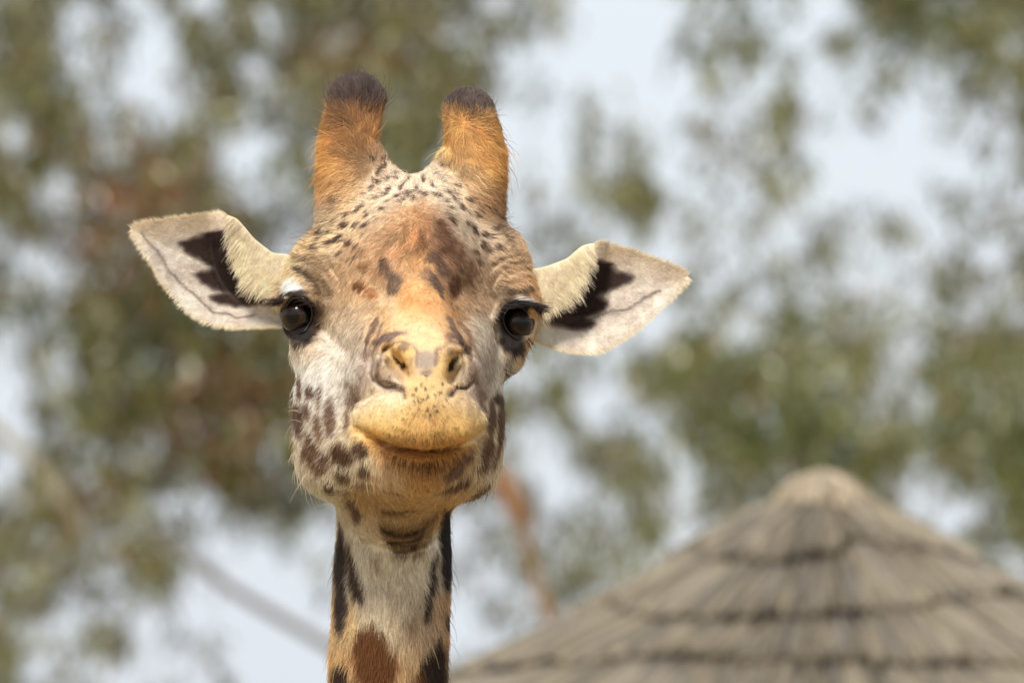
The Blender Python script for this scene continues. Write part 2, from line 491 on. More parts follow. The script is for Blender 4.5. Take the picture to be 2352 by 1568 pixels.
mk = lambda a, v, l: np.stack([(cr_(v) + l) * hk * np.cos(a), (cr_(v) + l) * hk * np.sin(a), zr(v)], -1)
nrm = np.stack([np.cos(a) * .7, np.sin(a) * .7, np.full(ns, .7)], -1); side = np.stack([-np.sin(a), np.cos(a), np.zeros(ns)], -1)
tn = (1 + .25 * hr.normal(0, 1, ns) + .3 * noise(a * 6, v0 * 0, seed=78)).clip(.45, 1.6)
strand_mb(acc, mk(a, v0, np.full(ns, -2.0)), mk(a + hr.normal(0, .05, ns), v1, 3 + 6 * hr.uniform(0, 1, ns)), hr.uniform(.005, .011, ns), hr.uniform(.004, .01, ns), (lin((166, 152, 130)) * tn[:, None]).clip(0, .8), nrm, side)
acc.build('roof_cap', M_straw, hut)
pm = simple_mat('hut_wood', (120, 95, 70), .9, .3, 14)
for k in range(8):
    a = k * math.pi / 4 + .2
    rr = 1.9
    v_, q_ = tube_np([(rr * math.cos(a), rr * math.sin(a), z) for z in np.linspace(0, zr(2750), 5)], [.09, .085, .08, .08, .075], 10)
    mesh_np('post', v_, q_, pm, hut)

# ------------------------------------------------------------------ giraffe
# The head is modelled as one implicit surface in image pixels, positions taken from the image: x to the right, y away from the camera, z up
# P(u, v, y) gives the point that stands at depth y on the sight line through (u, v).
def P(u, v, y):
    f = 1 + y / DP
    return np.array([(u - W0 / 2) * f, y, (H0 / 2 - v) * f])

def uv_of(p):
    f = 1 + p[..., 1] / DP
    return p[..., 0] / f + W0 / 2, H0 / 2 - p[..., 2] / f

class Field:
    def __init__(s, lo, hi, h):
        s.lo = np.array(lo, float); s.h = h
        s.n = np.ceil((np.array(hi) - s.lo) / h).astype(int) + 1
        s.ax = [s.lo[i] + h * np.arange(s.n[i]) for i in range(3)]
        s.d = np.full(s.n, 400.0, np.float32)
    def box(s, c, r):
        sl = []
        for i in range(3):
            a = int(max(0, math.floor((c[i] - r[i] - s.lo[i]) / s.h))); b = int(min(s.n[i], math.ceil((c[i] + r[i] - s.lo[i]) / s.h) + 1))
            if b <= a: return None
            sl.append(slice(a, b))
        g = [s.ax[0][sl[0]][:, None, None].astype(np.float32), s.ax[1][sl[1]][None, :, None].astype(np.float32), s.ax[2][sl[2]][None, None, :].astype(np.float32)]
        return tuple(sl), g
    def union(s, sl, d, k):
        o = s.d[sl]
        h = np.clip(.5 + .5 * (o - d) / k, 0, 1)
        s.d[sl] = o * (1 - h) + d * h - k * h * (1 - h)
    def carve(s, sl, d, k):
        o = s.d[sl]
        h = np.clip(.5 - .5 * (o + d) / k, 0, 1)
        s.d[sl] = o * (1 - h) - d * h + k * h * (1 - h)
    def _ell(s, g, c, r, n=2.0):
        x, y, z = (g[0] - c[0]), (g[1] - c[1]), (g[2] - c[2])
        if n == 2.0:
            k0 = np.sqrt((x / r[0]) ** 2 + (y / r[1]) ** 2 + (z / r[2]) ** 2)
            k1 = np.sqrt((x / r[0] ** 2) ** 2 + (y / r[1] ** 2) ** 2 + (z / r[2] ** 2) ** 2) + 1e-6
            return k0 * (k0 - 1) / k1
        k0 = (np.abs(x / r[0]) ** n + np.abs(y / r[1]) ** n + np.abs(z / r[2]) ** n) ** (1 / n)
        return (k0 - 1) * min(r) * .9
    def ell(s, u, v, y, ru, rv, ry, k=30, n=2.0, carve=False):
        c = P(u, v, y); r = np.array([ru, ry, rv], float)
        b = s.box(c, r + k * 2.2 + 10)
        if b is None: return
        d = s._ell(b[1], c, r, n)
        (s.carve if carve else s.union)(b[0], d, k)
    def cone(s, pts, k=30, carve=False, flat=1.0):
        """round cones through (u, v, y, r)"""
        ds = None
        C = [P(*p[:3]) for p in pts]; rs = [p[3] for p in pts]
        A = np.array(C); rm = max(rs)
        c = (A.max(0) + A.min(0)) / 2; hw = (A.max(0) - A.min(0)) / 2 + rm + 2.2 * k + 10
        b = s.box(c, hw)
        if b is None: return
        g = b[1]
        for i in range(len(C) - 1):
            ab = C[i + 1] - C[i]; L = float(ab @ ab)
            px, py, pz = g[0] - C[i][0], g[1] - C[i][1], g[2] - C[i][2]
            t = np.clip((px * ab[0] + py * ab[1] + pz * ab[2]) / L, 0, 1)
            d = np.sqrt((px - t * ab[0]) ** 2 + ((py - t * ab[1]) * flat) ** 2 + (pz - t * ab[2]) ** 2) - (rs[i] * (1 - t) + rs[i + 1] * t)
            ds = d if ds is None else np.minimum(ds, d)
        (s.carve if carve else s.union)(b[0], ds.astype(np.float32), k)
    def groove(s, uv, wid, depth, ymax=200, ymin=-9999):
        """press (depth > 0) or raise a soft line running along uv on the front of the surface"""
        uv = np.array(uv, float)
        x = uv[:, 0] - W0 / 2; z = H0 / 2 - uv[:, 1]
        lo = np.array([x.min(), z.min()]) - 4 * wid; hi = np.array([x.max(), z.max()]) + 4 * wid
        b = s.box([(lo[0] + hi[0]) / 2, (ymax + s.lo[1]) / 2, (lo[1] + hi[1]) / 2], [(hi[0] - lo[0]) / 2 + 15, (ymax - s.lo[1]) / 2, (hi[1] - lo[1]) / 2 + 15])
        g = b[1]; f = 1 + g[1] / DP
        gx = g[0] / f; gz = g[2] / f
        dm = None
        for i in range(len(uv) - 1):
            ax, az = x[i], z[i]; bx, bz = x[i + 1] - ax, z[i + 1] - az
            L = bx * bx + bz * bz
            t = np.clip(((gx - ax) * bx + (gz - az) * bz) / L, 0, 1)
            d = (gx - ax - t * bx) ** 2 + (gz - az - t * bz) ** 2
            dm = d if dm is None else np.minimum(dm, d)
        w = np.exp(-dm / (wid * wid))
        if ymin > -9999: w = w * (g[1] > ymin)
        s.d[b[0]] += (depth * w).astype(np.float32)
    def front(s, u, v):
        """depth of the first surface met on the sight line through (u, v)"""
        ys = s.ax[1]
        p = P(u, v, 0.0)
        f = 1 + ys / DP
        i = np.clip(((p[0] * f - s.lo[0]) / s.h).round().astype(int), 0, s.n[0] - 1)
        k = np.clip(((p[2] * f - s.lo[2]) / s.h).round().astype(int), 0, s.n[2] - 1)
        col = s.d[i, np.arange(s.n[1]), k]
        j = np.argmax(col < 0)
        if col[j] >= 0: return None
        return float(ys[j] - s.h * (0 if j == 0 else -col[j] / (col[j - 1] - col[j] + 1e-9)))
    def mesh(s):
        d = s.d; neg = d < 0
        nx, ny, nz = d.shape
        cnt = np.zeros((nx - 1, ny - 1, nz - 1), np.uint8)
        for a in (0, 1):
            for b in (0, 1):
                for c in (0, 1):
                    cnt += neg[a:nx - 1 + a, b:ny - 1 + b, c:nz - 1 + c]
        act = (cnt > 0) & (cnt < 8)
        I, J, K = np.nonzero(act)
        idx = np.full(act.shape, -1, np.int32); idx[I, J, K] = np.arange(len(I))
        acc = np.zeros((len(I), 3)); num = np.zeros(len(I))
        corners = [(a, b, c) for a in (0, 1) for b in (0, 1) for c in (0, 1)]
        for p in corners:
            for axis in range(3):
                if p[axis]: continue
                q = list(p); q[axis] = 1
                d0 = d[I + p[0], J + p[1], K + p[2]].astype(float); d1 = d[I + q[0], J + q[1], K + q[2]].astype(float)
                m = (d0 < 0) != (d1 < 0)
                t = np.where(m, d0 / np.where(m, d0 - d1, 1), 0)
                pos = np.tile(np.array(p, float), (len(I), 1)); pos[:, axis] += t
                acc += pos * m[:, None]; num += m
        V = (np.stack([I, J, K], 1) + acc / num[:, None]) * s.h + s.lo
        F = []
        for axis in range(3):
            a, b = [(1, 2), (2, 0), (0, 1)][axis]
            sl0 = [slice(1, -1)] * 3; sl0[axis] = slice(0, -1)
            sl1 = [slice(1, -1)] * 3; sl1[axis] = slice(1, None)
            s0 = neg[tuple(sl0)]; s1 = neg[tuple(sl1)]
            X = np.stack(np.nonzero(s0 != s1), 1)
            flip = s0[tuple(X.T)]
            X = X + 1; X[:, axis] -= 1
            def g(da, db):
                Y = X.copy(); Y[:, a] -= da; Y[:, b] -= db
                return idx[Y[:, 0], Y[:, 1], Y[:, 2]]
            q = np.stack([g(1, 1), g(0, 1), g(0, 0), g(1, 0)], 1)
            q[~flip] = q[~flip][:, ::-1]
            F.append(q)
        F = np.concatenate(F)
        F = F[(F >= 0).all(1)]
        return V, F
    def normal(s, p):
        q = (p - s.lo) / s.h
        out = np.zeros_like(p)
        for a in range(3):
            e = np.zeros(3); e[a] = 1.0
            out[:, a] = s.tri(q + e) - s.tri(q - e)
        return out / (np.linalg.norm(out, axis=1)[:, None] + 1e-9)
    def tri(s, q):
        q = np.clip(q, 0, np.array(s.n) - 1.001); i = np.floor(q).astype(int); f = q - i; r = 0
        for a in (0, 1):
            for b in (0, 1):
                for c in (0, 1):
                    w = (f[:, 0] if a else 1 - f[:, 0]) * (f[:, 1] if b else 1 - f[:, 1]) * (f[:, 2] if c else 1 - f[:, 2])
                    r = r + w * s.d[i[:, 0] + a, i[:, 1] + b, i[:, 2] + c]
        return r

F1 = Field(P(575, 1760, -700) * np.array([1.0, 1, 1]) - np.array([10, 0, 10]), (185, 560, 680), 5.0)
# --- skull, face and jaw
F1.ell(945, 628, 170, 226, 212, 290, 40)
F1.ell(950, 640, -20, 165, 160, 185, 50)
F1.ell(714, 692, 48, 76, 104, 122, 55)                  # eye sockets
F1.ell(1170, 708, 48, 74, 104, 122, 55)
F1.ell(916, 962, 70, 238, 194, 250, 45, 3.5)            # jaws
F1.cone([(952, 745, 20, 205), (968, 930, -400, 118)], 50)
F1.cone([(958, 575, -30, 120), (962, 700, -225, 84), (966, 835, -455, 100)], 45)
F1.ell(963, 515, -40, 90, 62, 75, 50)                   # forehead boss
F1.ell(718, 806, 12, 44, 40, 92, 45)
F1.ell(748, 612, 85, 78, 74, 105, 50)
F1.ell(1140, 600, 85, 72, 80, 105, 50)                     # pouches under the eyes
F1.ell(1160, 816, 12, 40, 40, 90, 45)
F1.ell(965, 845, -470, 112, 92, 120, 35)                # muzzle
F1.cone([(893, 880, -520, 34), (884, 832, -550, 30), (905, 800, -558, 26), (935, 800, -562, 22), (948, 835, -575, 22), (950, 880, -590, 26)], 22)
F1.cone([(1068, 890, -520, 32), (1074, 845, -545, 28), (1055, 806, -555, 25), (1022, 803, -560, 22), (1008, 840, -573, 22), (1006, 885, -588, 26)], 22)
F1.ell(976, 905, -570, 56, 78, 62, 30)
F1.ell(975, 935, -545, 118, 52, 92, 30)
F1.cone([(848, 962, -505, 44), (905, 975, -568, 50), (975, 985, -596, 47), (1040, 975, -570, 49), (1080, 966, -508, 40)], 26)
# ossicones
F1.cone([(812, 520, 110, 84), (800, 430, 120, 66), (804, 330, 135, 62), (812, 280, 142, 61), (819, 236, 150, 60)], 26)
F1.cone([(1092, 520, 110, 62), (1094, 430, 120, 61), (1088, 350, 135, 64), (1081, 300, 142, 60), (1076, 264, 150, 58)], 26)
F1.ell(952, 505, 125, 140, 88, 95, 45)
F1.ell(952, 446, 120, 118, 66, 84, 30)
F1.ell(946, 303, 120, 79, 101, 420, 12, 2.0, True)
F1.cone([(862, 368, 122, 22), (905, 424, 118, 24)], 26)
F1.cone([(1030, 364, 122, 20), (990, 424, 118, 24)], 26)
# chin, throat, neck
F1.cone([(972, 1062, -440, 66), (945, 1050, -100, 120)], 50)
F1.cone([(905, 1024, -455, 28), (972, 1060, -512, 42), (1040, 1036, -455, 28)], 20)
F1.ell(908, 1165, 70, 120, 78, 140, 50)
F1.cone([(905, 1110, 190, 124), (903, 1250, 235, 131), (898, 1400, 262, 131), (890, 1568, 285, 131), (880, 1770, 305, 136)], 40)
# --- carvings
F1.cone([(896, 808, -590, 4), (911, 838, -570, 16), (931, 866, -565, 8)], 10, True)
F1.cone([(1054, 818, -585, 5), (1045, 850, -565, 16), (1035, 872, -568, 7)], 10, True)
F1.groove([(893, 808), (905, 828), (918, 845), (932, 862)], 17, 22, -300)
F1.groove([(1056, 815), (1048, 840), (1036, 866)], 16, 22, -300)
F1.groove([(862, 872), (878, 888), (905, 890), (926, 898), (930, 912)], 8, 11, -300)
F1.groove([(1084, 875), (1070, 892), (1048, 892), (1036, 908)], 8, 11, -300)
F1.groove([(868, 862), (870, 830), (884, 800), (915, 784), (940, 790)], 6, 7, -300)
F1.groove([(1082, 862), (1080, 825), (1062, 795), (1030, 788)], 6, 7, -300)
F1.groove([(935, 760), (880, 770), (858, 815), (852, 860)], 6, 5, -250)
F1.groove([(1040, 775), (1078, 800), (1092, 850), (1100, 900)], 6, 5, -250)
# mouth
ML = [(822, 990), (846, 1004), (878, 1016), (920, 1030), (970, 1038), (1010, 1036), (1055, 1022), (1092, 1004), (1110, 986)]
F1.groove(ML, 8, 30, -200)
for i_ in range(len(ML) - 1):
    y_ = F1.front(*ML[i_]); y2_ = F1.front(*ML[i_ + 1])
    if y_ is not None and y2_ is not None: F1.cone([(ML[i_][0], ML[i_][1] + 2, y_, 6.5), (ML[i_ + 1][0], ML[i_ + 1][1] + 2, y2_, 6.5)], 6, True)
F1.groove([(820, 940), (808, 965), (812, 985), (840, 1004)], 9, 6, -300)
F1.groove([(1104, 938), (1116, 965), (1108, 988), (1092, 1006)], 9, 6, -300)
# brow wrinkles and forehead hollows
for w in ([(690, 596), (718, 602), (745, 622), (765, 652)], [(700, 580), (733, 588), (760, 610), (782, 640)], [(680, 618), (708, 620), (730, 638), (742, 660)],
          [(1225, 618), (1190, 618), (1165, 635), (1148, 662)], [(1210, 600), (1175, 604), (1148, 622), (1130, 655)], [(1195, 585), (1160, 592), (1130, 615)]):
    F1.groove(w, 6, 2.6)
F1.groove([(868, 660), (905, 700), (880, 740)], 26, 10)
F1.groove([(1055, 660), (1040, 700), (1060, 740)], 26, 10)
F1.groove([(735, 760), (790, 800), (850, 830)], 24, 7)
F1.groove([(1145, 790), (1125, 850), (1118, 920)], 18, 6)
F1.groove([(845, 790), (838, 830)], 8, 4)
for vv in (1196, 1218, 1240, 1262):
    F1.groove([(850, vv - 14), (890, vv - 3), (940, vv + 1), (985, vv - 10), (1006, vv - 30)], 8, 3.2)
# eyes: sockets opened in the skin, the globe stands inside
EYES = []
for (eu, ev, ru, rv, gu, tilt) in ((686, 722, 33, 40, 689, -.18), (1185, 739, 32, 37, 1183, .22)):
    yf = F1.front(eu, ev)
    F1.groove([(eu - 40, ev - 28), (eu - 12, ev - 48), (eu + 25, ev - 44), (eu + 44, ev - 18)] if eu < 900 else [(eu + 38, ev - 30), (eu + 10, ev - 52), (eu - 25, ev - 44), (eu - 44, ev - 10)], 11, -15)
    F1.groove([(eu - 28, ev + 36), (eu, ev + 62), (eu + 26, ev + 40)], 10, -5)
    F1.cone([(eu, ev - 12, yf + 2, ru - 1), (eu + 2, ev + 6, yf + 2, ru - 4), (eu + 4, ev + 34, yf + 2, 9)], 8, True)
    EYES.append((gu, ev, yf))
V1, Q1 = F1.mesh()
N1 = F1.normal(V1)

def pl_dist(u, v, pl):
    """distance to a polyline and signed side"""
    pl = np.array(pl, float); dm = np.full(len(u), 1e9); sg = np.zeros(len(u))
    for i in range(len(pl) - 1):
        x0, y0 = pl[i]; dx, dy = pl[i + 1] - pl[i]
        t = np.clip(((u - x0) * dx + (v - y0) * dy) / (dx * dx + dy * dy), 0, 1)
        d = np.hypot(u - x0 - t * dx, v - y0 - t * dy)
        cr = dx * (v - y0) - dy * (u - x0)
        m = d < dm; dm = np.where(m, d, dm); sg = np.where(m, np.sign(cr), sg)
    return dm, sg

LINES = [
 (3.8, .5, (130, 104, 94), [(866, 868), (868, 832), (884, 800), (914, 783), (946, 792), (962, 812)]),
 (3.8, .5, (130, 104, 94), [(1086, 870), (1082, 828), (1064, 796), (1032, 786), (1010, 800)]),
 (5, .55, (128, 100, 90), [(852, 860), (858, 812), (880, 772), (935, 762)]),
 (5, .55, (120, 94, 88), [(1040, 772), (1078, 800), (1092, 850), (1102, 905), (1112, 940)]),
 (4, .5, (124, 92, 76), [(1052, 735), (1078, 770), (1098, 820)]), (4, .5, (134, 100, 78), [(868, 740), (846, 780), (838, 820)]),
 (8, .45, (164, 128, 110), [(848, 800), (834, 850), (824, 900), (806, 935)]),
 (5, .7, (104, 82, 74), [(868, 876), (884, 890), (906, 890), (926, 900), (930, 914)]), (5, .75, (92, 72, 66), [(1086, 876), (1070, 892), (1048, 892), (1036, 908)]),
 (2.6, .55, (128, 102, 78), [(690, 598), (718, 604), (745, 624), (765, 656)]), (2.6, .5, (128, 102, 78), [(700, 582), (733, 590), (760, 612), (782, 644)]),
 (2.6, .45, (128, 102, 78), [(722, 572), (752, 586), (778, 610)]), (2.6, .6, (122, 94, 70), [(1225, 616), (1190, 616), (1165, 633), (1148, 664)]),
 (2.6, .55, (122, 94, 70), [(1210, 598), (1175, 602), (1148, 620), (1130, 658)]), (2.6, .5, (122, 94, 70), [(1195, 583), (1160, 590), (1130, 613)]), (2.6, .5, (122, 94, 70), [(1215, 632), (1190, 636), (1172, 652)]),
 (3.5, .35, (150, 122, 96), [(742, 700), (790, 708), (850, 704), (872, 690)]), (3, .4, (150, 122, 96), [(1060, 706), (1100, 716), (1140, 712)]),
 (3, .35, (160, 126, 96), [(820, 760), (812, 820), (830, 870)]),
]

# ------------------------------------------------------------------ coat painting
def in_poly(u, v, poly, soft):
    """soft membership 0..1 of points in a polygon, soft = blur width"""
    poly = np.array(poly, float); out = np.zeros(len(u))
    lo = poly.min(0) - 2 * soft; hi = poly.max(0) + 2 * soft
    m = np.nonzero((u > lo[0]) & (u < hi[0]) & (v > lo[1]) & (v < hi[1]))[0]
    if not len(m): return out
    x, y = u[m], v[m]; ins = np.zeros(len(m), bool); dm = np.full(len(m), 1e9)
    n = len(poly)
    for i in range(n):
        x0, y0 = poly[i]; x1, y1 = poly[(i + 1) % n]
        c = ((y0 > y) != (y1 > y)) & (x < (x1 - x0) * (y - y0) / ((y1 - y0) if y1 != y0 else 1e-9) + x0)
        ins ^= c
        dx, dy = x1 - x0, y1 - y0; t = np.clip(((x - x0) * dx + (y - y0) * dy) / (dx * dx + dy * dy + 1e-9), 0, 1)
        dm = np.minimum(dm, (x - x0 - t * dx) ** 2 + (y - y0 - t * dy) ** 2)
    sd_ = np.where(ins, 1, -1) * np.sqrt(dm)
    out[m] = sstep(-soft, soft, sd_)
    return out

def in_ell(u, v, e, soft=.25):
    cu, cv, ru, rv = e[:4]; a = R(e[4]) if len(e) > 4 else 0
    x, y = u - cu, v - cv
    xr = x * math.cos(a) + y * math.sin(a); yr = -x * math.sin(a) + y * math.cos(a)
    k = np.sqrt((xr / ru) ** 2 + (yr / rv) ** 2)
    return sstep(1 + soft, 1 - soft, k)

def blend_field(u, v, pts):
    """pts: u, v, sigma, values...  normalised gaussian blend"""
    num = 0; den = 1e-12
    for p in pts:
        w = np.exp(-((u - p[0]) ** 2 + (v - p[1]) ** 2) / (2 * p[2] ** 2)) + 1e-9 / (1 + ((u - p[0]) ** 2 + (v - p[1]) ** 2) / 1e4)
        num = num + w[:, None] * np.array(p[3:], float)[None]; den = den + w
    return num / den[:, None]

BASE = [
 # ossicones
 (755, 310, 30, 232, 172, 92), (805, 320, 30, 200, 148, 96), (850, 310, 28, 206, 154, 98), (800, 270, 28, 168, 122, 80), (750, 360, 28, 236, 176, 98), (850, 370, 25, 205, 165, 125),
 (800, 400, 30, 228, 182, 122), (750, 430, 25, 224, 172, 112), (800, 450, 30, 232, 194, 146), (740, 490, 25, 205, 178, 145), (860, 420, 28, 226, 196, 160),
 (1125, 330, 30, 232, 174, 98), (1055, 310, 30, 224, 172, 104), (1080, 350, 25, 222, 172, 108), (1142, 385, 25, 220, 160, 84), (1045, 375, 25, 230, 196, 150), (1090, 420, 28, 236, 196, 142),
 (1145, 440, 22, 158, 116, 74), (1120, 470, 28, 178, 136, 94), (1150, 500, 22, 160, 128, 98),
 # brow and forehead
 (955, 430, 40, 235, 208, 172), (900, 460, 35, 238, 212, 176), (1020, 450, 35, 238, 212, 176), (850, 500, 35, 238, 206, 164), (780, 530, 35, 240, 206, 158), (730, 560, 30, 240, 204, 150),
 (1070, 520, 30, 232, 206, 170), (1120, 560, 30, 226, 196, 156), (1180, 600, 30, 224, 184, 138), (1225, 640, 20, 222, 176, 124), (660, 600, 25, 242, 214, 160), (650, 660, 22, 226, 196, 150),
 (962, 492, 28, 194, 130, 74), (920, 520, 28, 190, 142, 94), (1000, 520, 25, 140, 100, 76), (880, 560, 35, 206, 160, 116), (960, 560, 30, 190, 140, 88), (1030, 570, 30, 136, 100, 76),
 (1070, 620, 28, 128, 98, 76), (830, 600, 35, 216, 176, 130), (760, 620, 30, 206, 172, 130), (800, 660, 35, 226, 184, 134), (900, 620, 25, 192, 150, 112), (960, 620, 26, 214, 164, 108),
 (1020, 640, 24, 166, 126, 92), (1110, 620, 30, 196, 160, 120), (1100, 680, 30, 196, 162, 122), (1060, 690, 25, 176, 136, 98), (740, 590, 22, 214, 182, 140),
 # bridge
 (960, 660, 25, 236, 186, 122), (950, 700, 25, 232, 170, 100), (1010, 710, 25, 232, 170, 104), (960, 760, 30, 240, 202, 146), (1010, 770, 25, 238, 196, 138), (900, 730, 25, 238, 196, 140),
 (870, 770, 20, 232, 184, 128), (1050, 770, 20, 206, 156, 108), (880, 690, 25, 228, 190, 142),
 # cheeks
 (790, 720, 35, 222, 190, 150), (770, 780, 35, 222, 200, 170), (820, 790, 30, 216, 190, 158), (740, 860, 40, 246, 236, 220), (800, 860, 40, 236, 222, 200), (760, 920, 45, 246, 236, 222), (715, 800, 22, 214, 182, 140),
 (820, 900, 25, 196, 168, 140), (1100, 760, 30, 208, 186, 158), (1130, 800, 25, 196, 178, 156), (1110, 850, 28, 176, 160, 144), (1150, 870, 22, 236, 228, 214), (1130, 930, 25, 226, 214, 196), (1170, 800, 18, 220, 184, 136),
 (735, 700, 15, 140, 112, 84),
 # muzzle
 (905, 815, 20, 232, 186, 112), (890, 850, 22, 214, 180, 140), (935, 830, 18, 236, 192, 116), (970, 840, 18, 186, 156, 132), (1055, 820, 20, 218, 178, 112), (1020, 850, 15, 232, 188, 116), (1068, 865, 18, 216, 190, 158),
 (900, 885, 20, 206, 184, 162), (960, 880, 25, 236, 196, 126), (1000, 890, 22, 232, 194, 132), (845, 895, 25, 214, 178, 136), (1090, 910, 20, 182, 150, 124), (1095, 850, 18, 176, 148, 128), (855, 830, 18, 214, 182, 146),
 (860, 930, 30, 244, 216, 158), (905, 915, 25, 246, 220, 170), (975, 930, 35, 232, 192, 128), (1050, 920, 28, 226, 190, 140), (1090, 950, 25, 236, 204, 144), (830, 970, 25, 236, 190, 110), (900, 970, 35, 240, 200, 124),
 (975, 980, 30, 214, 168, 96), (1050, 975, 30, 236, 190, 110), (1100, 975, 20, 226, 182, 110), (860, 1000, 15, 226, 160, 66), (975, 1022, 18, 236, 178, 88), (920, 1010, 15, 236, 180, 86), (1040, 1010, 15, 236, 182, 92),
 # lower lip, chin, jaw
 (900, 1035, 22, 198, 144, 84), (970, 1060, 26, 204, 142, 72), (1040, 1040, 22, 198, 142, 72), (970, 1095, 22, 210, 160, 92), (900, 1080, 25, 222, 190, 142), (1040, 1080, 22, 200, 160, 110),
 (960, 1125, 30, 218, 184, 128), (860, 1120, 30, 218, 184, 130), (1060, 1120, 30, 214, 182, 130), (940, 1150, 25, 196, 156, 96), (850, 1150, 25, 196, 158, 104), (1030, 1150, 25, 200, 158, 96),
 (720, 960, 35, 222, 200, 168), (700, 1040, 35, 222, 198, 162), (760, 1060, 35, 232, 212, 176), (740, 1120, 30, 232, 214, 178), (820, 1060, 30, 228, 204, 164), (1130, 1020, 30, 216, 192, 154), (1110, 1100, 30, 226, 204, 166), (1150, 950, 25, 196, 172, 140),
 # neck
 (830, 1190, 25, 216, 190, 152), (900, 1190, 30, 200, 168, 122), (980, 1180, 30, 196, 164, 118), (900, 1290, 40, 232, 214, 178), (850, 1260, 20, 238, 226, 202), (820, 1220, 18, 236, 220, 192), (1010, 1240, 18, 238, 226, 204),
 (975, 1330, 20, 236, 222, 198), (860, 1330, 25, 234, 218, 190), (930, 1340, 30, 226, 208, 180), (940, 1400, 30, 212, 190, 160), (780, 1250, 20, 216, 190, 150), (775, 1400, 18, 224, 184, 128), (800, 1440, 30, 232, 196, 142),
 (860, 1400, 25, 236, 216, 182), (900, 1450, 30, 232, 208, 166), (960, 1450, 25, 206, 176, 136), (1010, 1380, 25, 206, 168, 126), (1030, 1300, 15, 210, 180, 144), (780, 1520, 20, 230, 186, 124), (900, 1530, 40, 214, 178, 130), (1030, 1480, 15, 196, 150, 100),
 (890, 1700, 120, 212, 172, 122),
]

zA = lambda x, y: (631.7 + x * .293, 114.8 + y * .293)      # enlargement of the horns
zB = lambda x, y: (602.9 + x * .293, 488 + y * .293)        # eyes and bridge
zC = lambda x, y: (631.6 + x * .2746, 775.2 + y * .2746)    # muzzle and jaw
zD = lambda x, y: (693 + x * .2995, 1091 + y * .3043)       # neck
DKS = (92, 66, 54)
SPOTS = []
sr = random.Random(4)
for (x, y) in [(780,880),(850,880),(940,960),(860,930),(830,970),(885,1010),(940,1000),(1035,1020),(985,1075),(810,1035),(770,1010),(765,1080),(890,1095),(870,1130),
    (805,1155),(960,1145),(1030,1120),(1110,1085),(1155,1120),(1070,1165),(1000,1170),(1165,1025),(1250,960),(1260,1135),(1310,1015),(1350,1110),(1390,1165),(1440,1210),(1425,1060),(1515,1170),
    (1355,1220),(1505,1260),(1575,1280),(1350,1275),(1385,1330),(1490,1335),(1550,1395),(1560,1440),(1630,1450),(1625,1520),(1685,1455),(1740,1530),(1400,1350),(690,1210),(660,1250),(580,1275),
    (730,1270),(865,1240),(800,1310),(720,1355),(625,1365),(560,1350),(490,1335),(440,1420),(390,1410),(515,1445),(480,1490),(365,1480),(430,1510),(590,1500),(640,1520),(1330,1170),(1240,1060),(1300,900),(700,1130),(900,1180)]:
    a, b = zA(x, y); big = sr.uniform(.75, 1.35)
    SPOTS.append((a, b, 6.6 * big, 4.6 * big, sr.uniform(20, 60) * (1 if x > 1000 else -1), DKS, .85))
for (x, y) in [(540,150),(460,210),(610,175),(525,240),(575,210),(680,225),(605,310),(515,340),(425,265),(1480,50),(1590,65),(1655,140),(1730,180),(1780,190),(1850,260),(1730,250),(1660,290),(1765,300),
    (1790,285),(1925,340),(1860,355),(1700,370),(1800,400),(1820,130),(1640,100),(480,150),(640,90),(740,80)]:
    a, b = zB(x, y); big = sr.uniform(.7, 1.25)
    SPOTS.append((a, b, 7.5 * big, 5.2 * big, sr.uniform(20, 60) * (1 if x > 1000 else -1), DKS, .8))
def B_(x, y, rx, ry, ang=0, c=DKS, w=.8, z=zB, k=.293):
    a, b = z(x, y); SPOTS.append((a, b, rx * k, ry * k, ang, c, w))
for _ in range(150):
    a, b = sr.uniform(735, 1175), sr.uniform(415, 625)
    if abs(a - 965) < 40 + (b - 430) * .62 or (b < 440 and (a < 860 or a > 1050)) or (b > 560 and (a < 790 or a > 1190)): continue
    if any((a - s_[0]) ** 2 + ((b - s_[1]) * 1.3) ** 2 < 14 ** 2 for s_ in SPOTS): continue
    k_ = sr.uniform(.45, .95)
    SPOTS.append((a, b, 7.5 * k_, 4.6 * k_, sr.uniform(15, 65) * (1 if a > 960 else -1), DKS, sr.uniform(.5, .85)))
BR = (122, 82, 52); RB = (140, 78, 34); GB = (122, 98, 88); BK = (46, 38, 36)
B_(960, 400, 40, 60, 0, (96, 72, 58), .8); B_(1010, 470, 30, 50, -20, (110, 90, 78), .7); B_(1040, 560, 55, 90, 20, (120, 96, 82), .75); B_(810, 420, 45, 45, 0, (150, 104, 70), .6)
B_(770, 570, 50, 40, 30, (120, 66, 34), .85); B_(860, 625, 65, 38, 25, (160, 98, 54), .7); B_(690, 225, 45, 25, 0, (136, 100, 76), .6); B_(760, 290, 60, 30, 20, (160, 120, 88), .5)
B_(1500, 560, 55, 90, -10, (98, 62, 40), .85); B_(1400, 420, 50, 80, -20, (102, 74, 58), .8); B_(1360, 570, 26, 120, -28, (100, 76, 64), .85); B_(1280, 480, 50, 60, 0, (128, 96, 80), .6)
B_(1600, 560, 70, 60, 0, (120, 88, 62), .7); B_(1440, 250, 130, 80, 35, (112, 76, 54), .7); B_(1600, 420, 110, 60, 30, (122, 88, 62), .7); B_(1330, 340, 50, 60, 0, (100, 74, 60), .7); B_(1390, 100, 40, 80, -30, (112, 72, 48), .7); B_(1240, 250, 50, 80, 0, (150, 100, 64), .5)
B_(1160, 700, 110, 40, -30, (214, 150, 88), .5); B_(1270, 740, 110, 50, 30, (214, 150, 92), .5)
